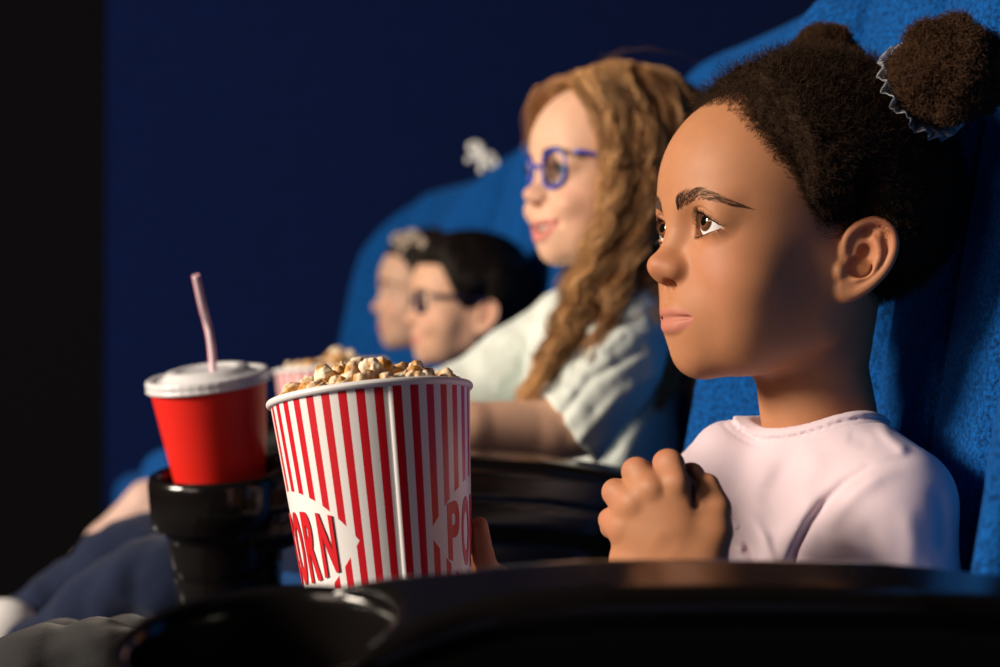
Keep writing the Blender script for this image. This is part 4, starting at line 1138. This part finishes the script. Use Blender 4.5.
# ================= farthest girl =================
G4 = Person(434, 291, 2.86, 4, 1.08, 'child with dark hair under a beige headband, farthest along the row', dict(smile=.6, open=0, nose=.85, ear=1, eyeopen=.7), (.62, .38, .27), (.55, .25, .2), (.62, .27, .2), hv=2.6)
G4.eyes((.05, .03, .02), (1, .1, 0)); G4.brows((.03, .02, .015), 140, rad=.5)
m_top4 = cloth_mat('plum jersey', (.05, .02, .03), 900)
G4.cloth('shirt', lambda P: smin(tee(P), arms3(P), 10)+1.5*fbm(P, .03, 2), (-120, -190, -440), (160, 190, -90), 6, m_top4)
G4.add(lambda P: smin(tee(P)+6, arms3(P)+5, 10), (-120, -190, -440), (160, 190, -90), 8)
G4.add(lambda P: np.minimum(hand_simple(P, hc3, (1, -.3, -.1), (0, 0, 1)), hand_simple(P, hc3b, (1, .3, -.1), (0, 0, 1))), (70, -170, -400), (240, 170, -270), 4)
L4 = [[(10, 50, -420, 66), (330, 55, -430, 50), (400, 55, -470, 42), (420, 55, -640, 34)], [(10, -50, -420, 66), (330, -55, -430, 50), (400, -55, -470, 42), (420, -55, -640, 34)]]
G4.cloth('trousers', lambda P: jeans(P, L4, 1.5), (-80, -160, -690), (480, 160, -330), 8, m_denim)
G4.add(lambda P: jeans(P, L4, 0)+9, (-80, -160, -690), (480, 160, -330), 12)
G4.body()
ZL4 = [(0, 66), (25, 62), (40, 50), (50, 30), (58, 5), (66, -14), (84, -10), (95, -20), (106, -62), (180, -82)]
V, FA, hf4 = hair_cap(G4, ZL4, 1.5, 12, 35, (1.0, .04), 2.8)
vv = V[above(V, ZL4) > 0]
tail = lambda P: chain(P, [(-85, 0, 0, 34), (-95, 10, -60, 30), (-80, 50, -140, 24), (-60, 60, -210, 14)], 10)
Vt, Ft = surf(tail, (-150, -60, -240), (-30, 100, 50), 4)
mg = merge([(V, FA, np.tile(HC3, (len(V), 1)).astype(np.float32)), (Vt, Ft, np.tile(HC3, (len(Vt), 1)).astype(np.float32)), straight(vv, hf4, 4000, 42, .45, HC3, lambda p: np.tile((-1., 0, -.35), (len(p), 1)))])
G4.part('hair', mg[0], mg[1], m_hair, mg[2], head=True)
# headband with a bow, worn over the hair
m_beige = cloth_mat('beige ribbon', (.62, .50, .40), 900, .7)
def band(P):
    e = hf4(P)
    u = P[:, 0]*.90-P[:, 2]*.42+2
    return smax(smax(np.abs(e-1.5)-1.8, np.abs(u+0-(-2))-7, 1), -(P[:, 2]+10), 1)
V, FA = surf(band, (-110, -110, -20), (110, 110, 130), 2.5); G4.part('headband', V, FA, m_beige, head=True)
def bow_sdf(P, c, s):
    q = (P-v3(*c))/s
    d = smin(ell(q, (15, 0, 5), (15, 7, 11), (0, 20, 0)), ell(q, (-15, 0, 5), (15, 7, 11), (0, -20, 0)), 3)
    d = smax(d, -ell(q, (17, 3, 5), (8, 6, 5)), 2); d = smax(d, -ell(q, (-17, 3, 5), (8, 6, 5)), 2)
    d = smin(d, ell(q, (0, 1, 3), (5, 8, 6)), 1.5)
    d = smin(d, smin(cap(q, (0, 0, 0), (13, 2, -17), 3, 5), cap(q, (0, 0, 0), (-13, 2, -17), 3, 5), 1), 2)
    return d*s
bc4 = G4.hd(408, 242, 2.79)
V, FA = surf(lambda P: bow_sdf(P, bc4, 1.0), np.array(bc4)-36, np.array(bc4)+36, 2); G4.part('bow', V, FA, m_beige, head=True)

# white bow on the top edge of the third seat
pb = at(482, 157, 2.56)
V, FA = surf(lambda P: bow_sdf(P, (0, 0, 0), 1.0), (-40, -30, -30), (40, 30, 30), 2)
m_wb = cloth_mat('white satin', (.78, .78, .76), 900, .5)
o = link('hair_bow', mesh_np('hair_bow', V*.0011, FA), m_wb); o.location = pb; o.rotation_euler = (0, R(-40), R(170))
tag(o, 'small blurred white bow perched on the edge of the third blue seat', 'bow')
# ------------------------------------------------------------------ light
def area(name, loc, tgt, size, power, col, sy=None, spread=180):
    l = bpy.data.lights.new(name, 'AREA'); l.shape = 'RECTANGLE'; l.size = size; l.size_y = sy or size; l.energy = power; l.color = col; l.spread = R(spread)
    o = bpy.data.objects.new(name, l); COL.objects.link(o); o.location = loc
    o.rotation_euler = (Vector(tgt)-Vector(loc)).to_track_quat('-Z', 'Y').to_euler(); return o
area('screen_light', (-2.9, .80, 1.95), (.3, 1.2, .9), .95, 200, (1.0, .86, .70), .8)
area('camera_side_fill', (-2.2, -.5, 1.5), (.3, .9, .8), 1.0, 10.0, (1.0, .80, .68), .7)  # added warm fill from the camera side for the hand, tub and sleeve
area('blue_fill_light', (1.2, -1.2, 3.1), (.4, 1.2, .8), 1.2, .5, (.45, .5, .9))  # added weak bluish fill from above and behind the camera, no room fixture
area('wall_fill_light', (-.6, 3.2, 3.3), (-.4, 4.75, 1.5), .6, 1.2, (.35, .5, 1.0))  # added dim blue fill that only brightens the back wall
w = bpy.data.worlds.new('dim blue air'); SC.world = w; w.use_nodes = True
w.node_tree.nodes['Background'].inputs[0].default_value = (.05, .08, .22, 1); w.node_tree.nodes['Background'].inputs[1].default_value = .03
SC.view_settings.view_transform = 'Standard'; SC.view_settings.look = 'None'; SC.view_settings.gamma = 1; SC.view_settings.exposure = 0
SC.view_settings.use_curve_mapping = False
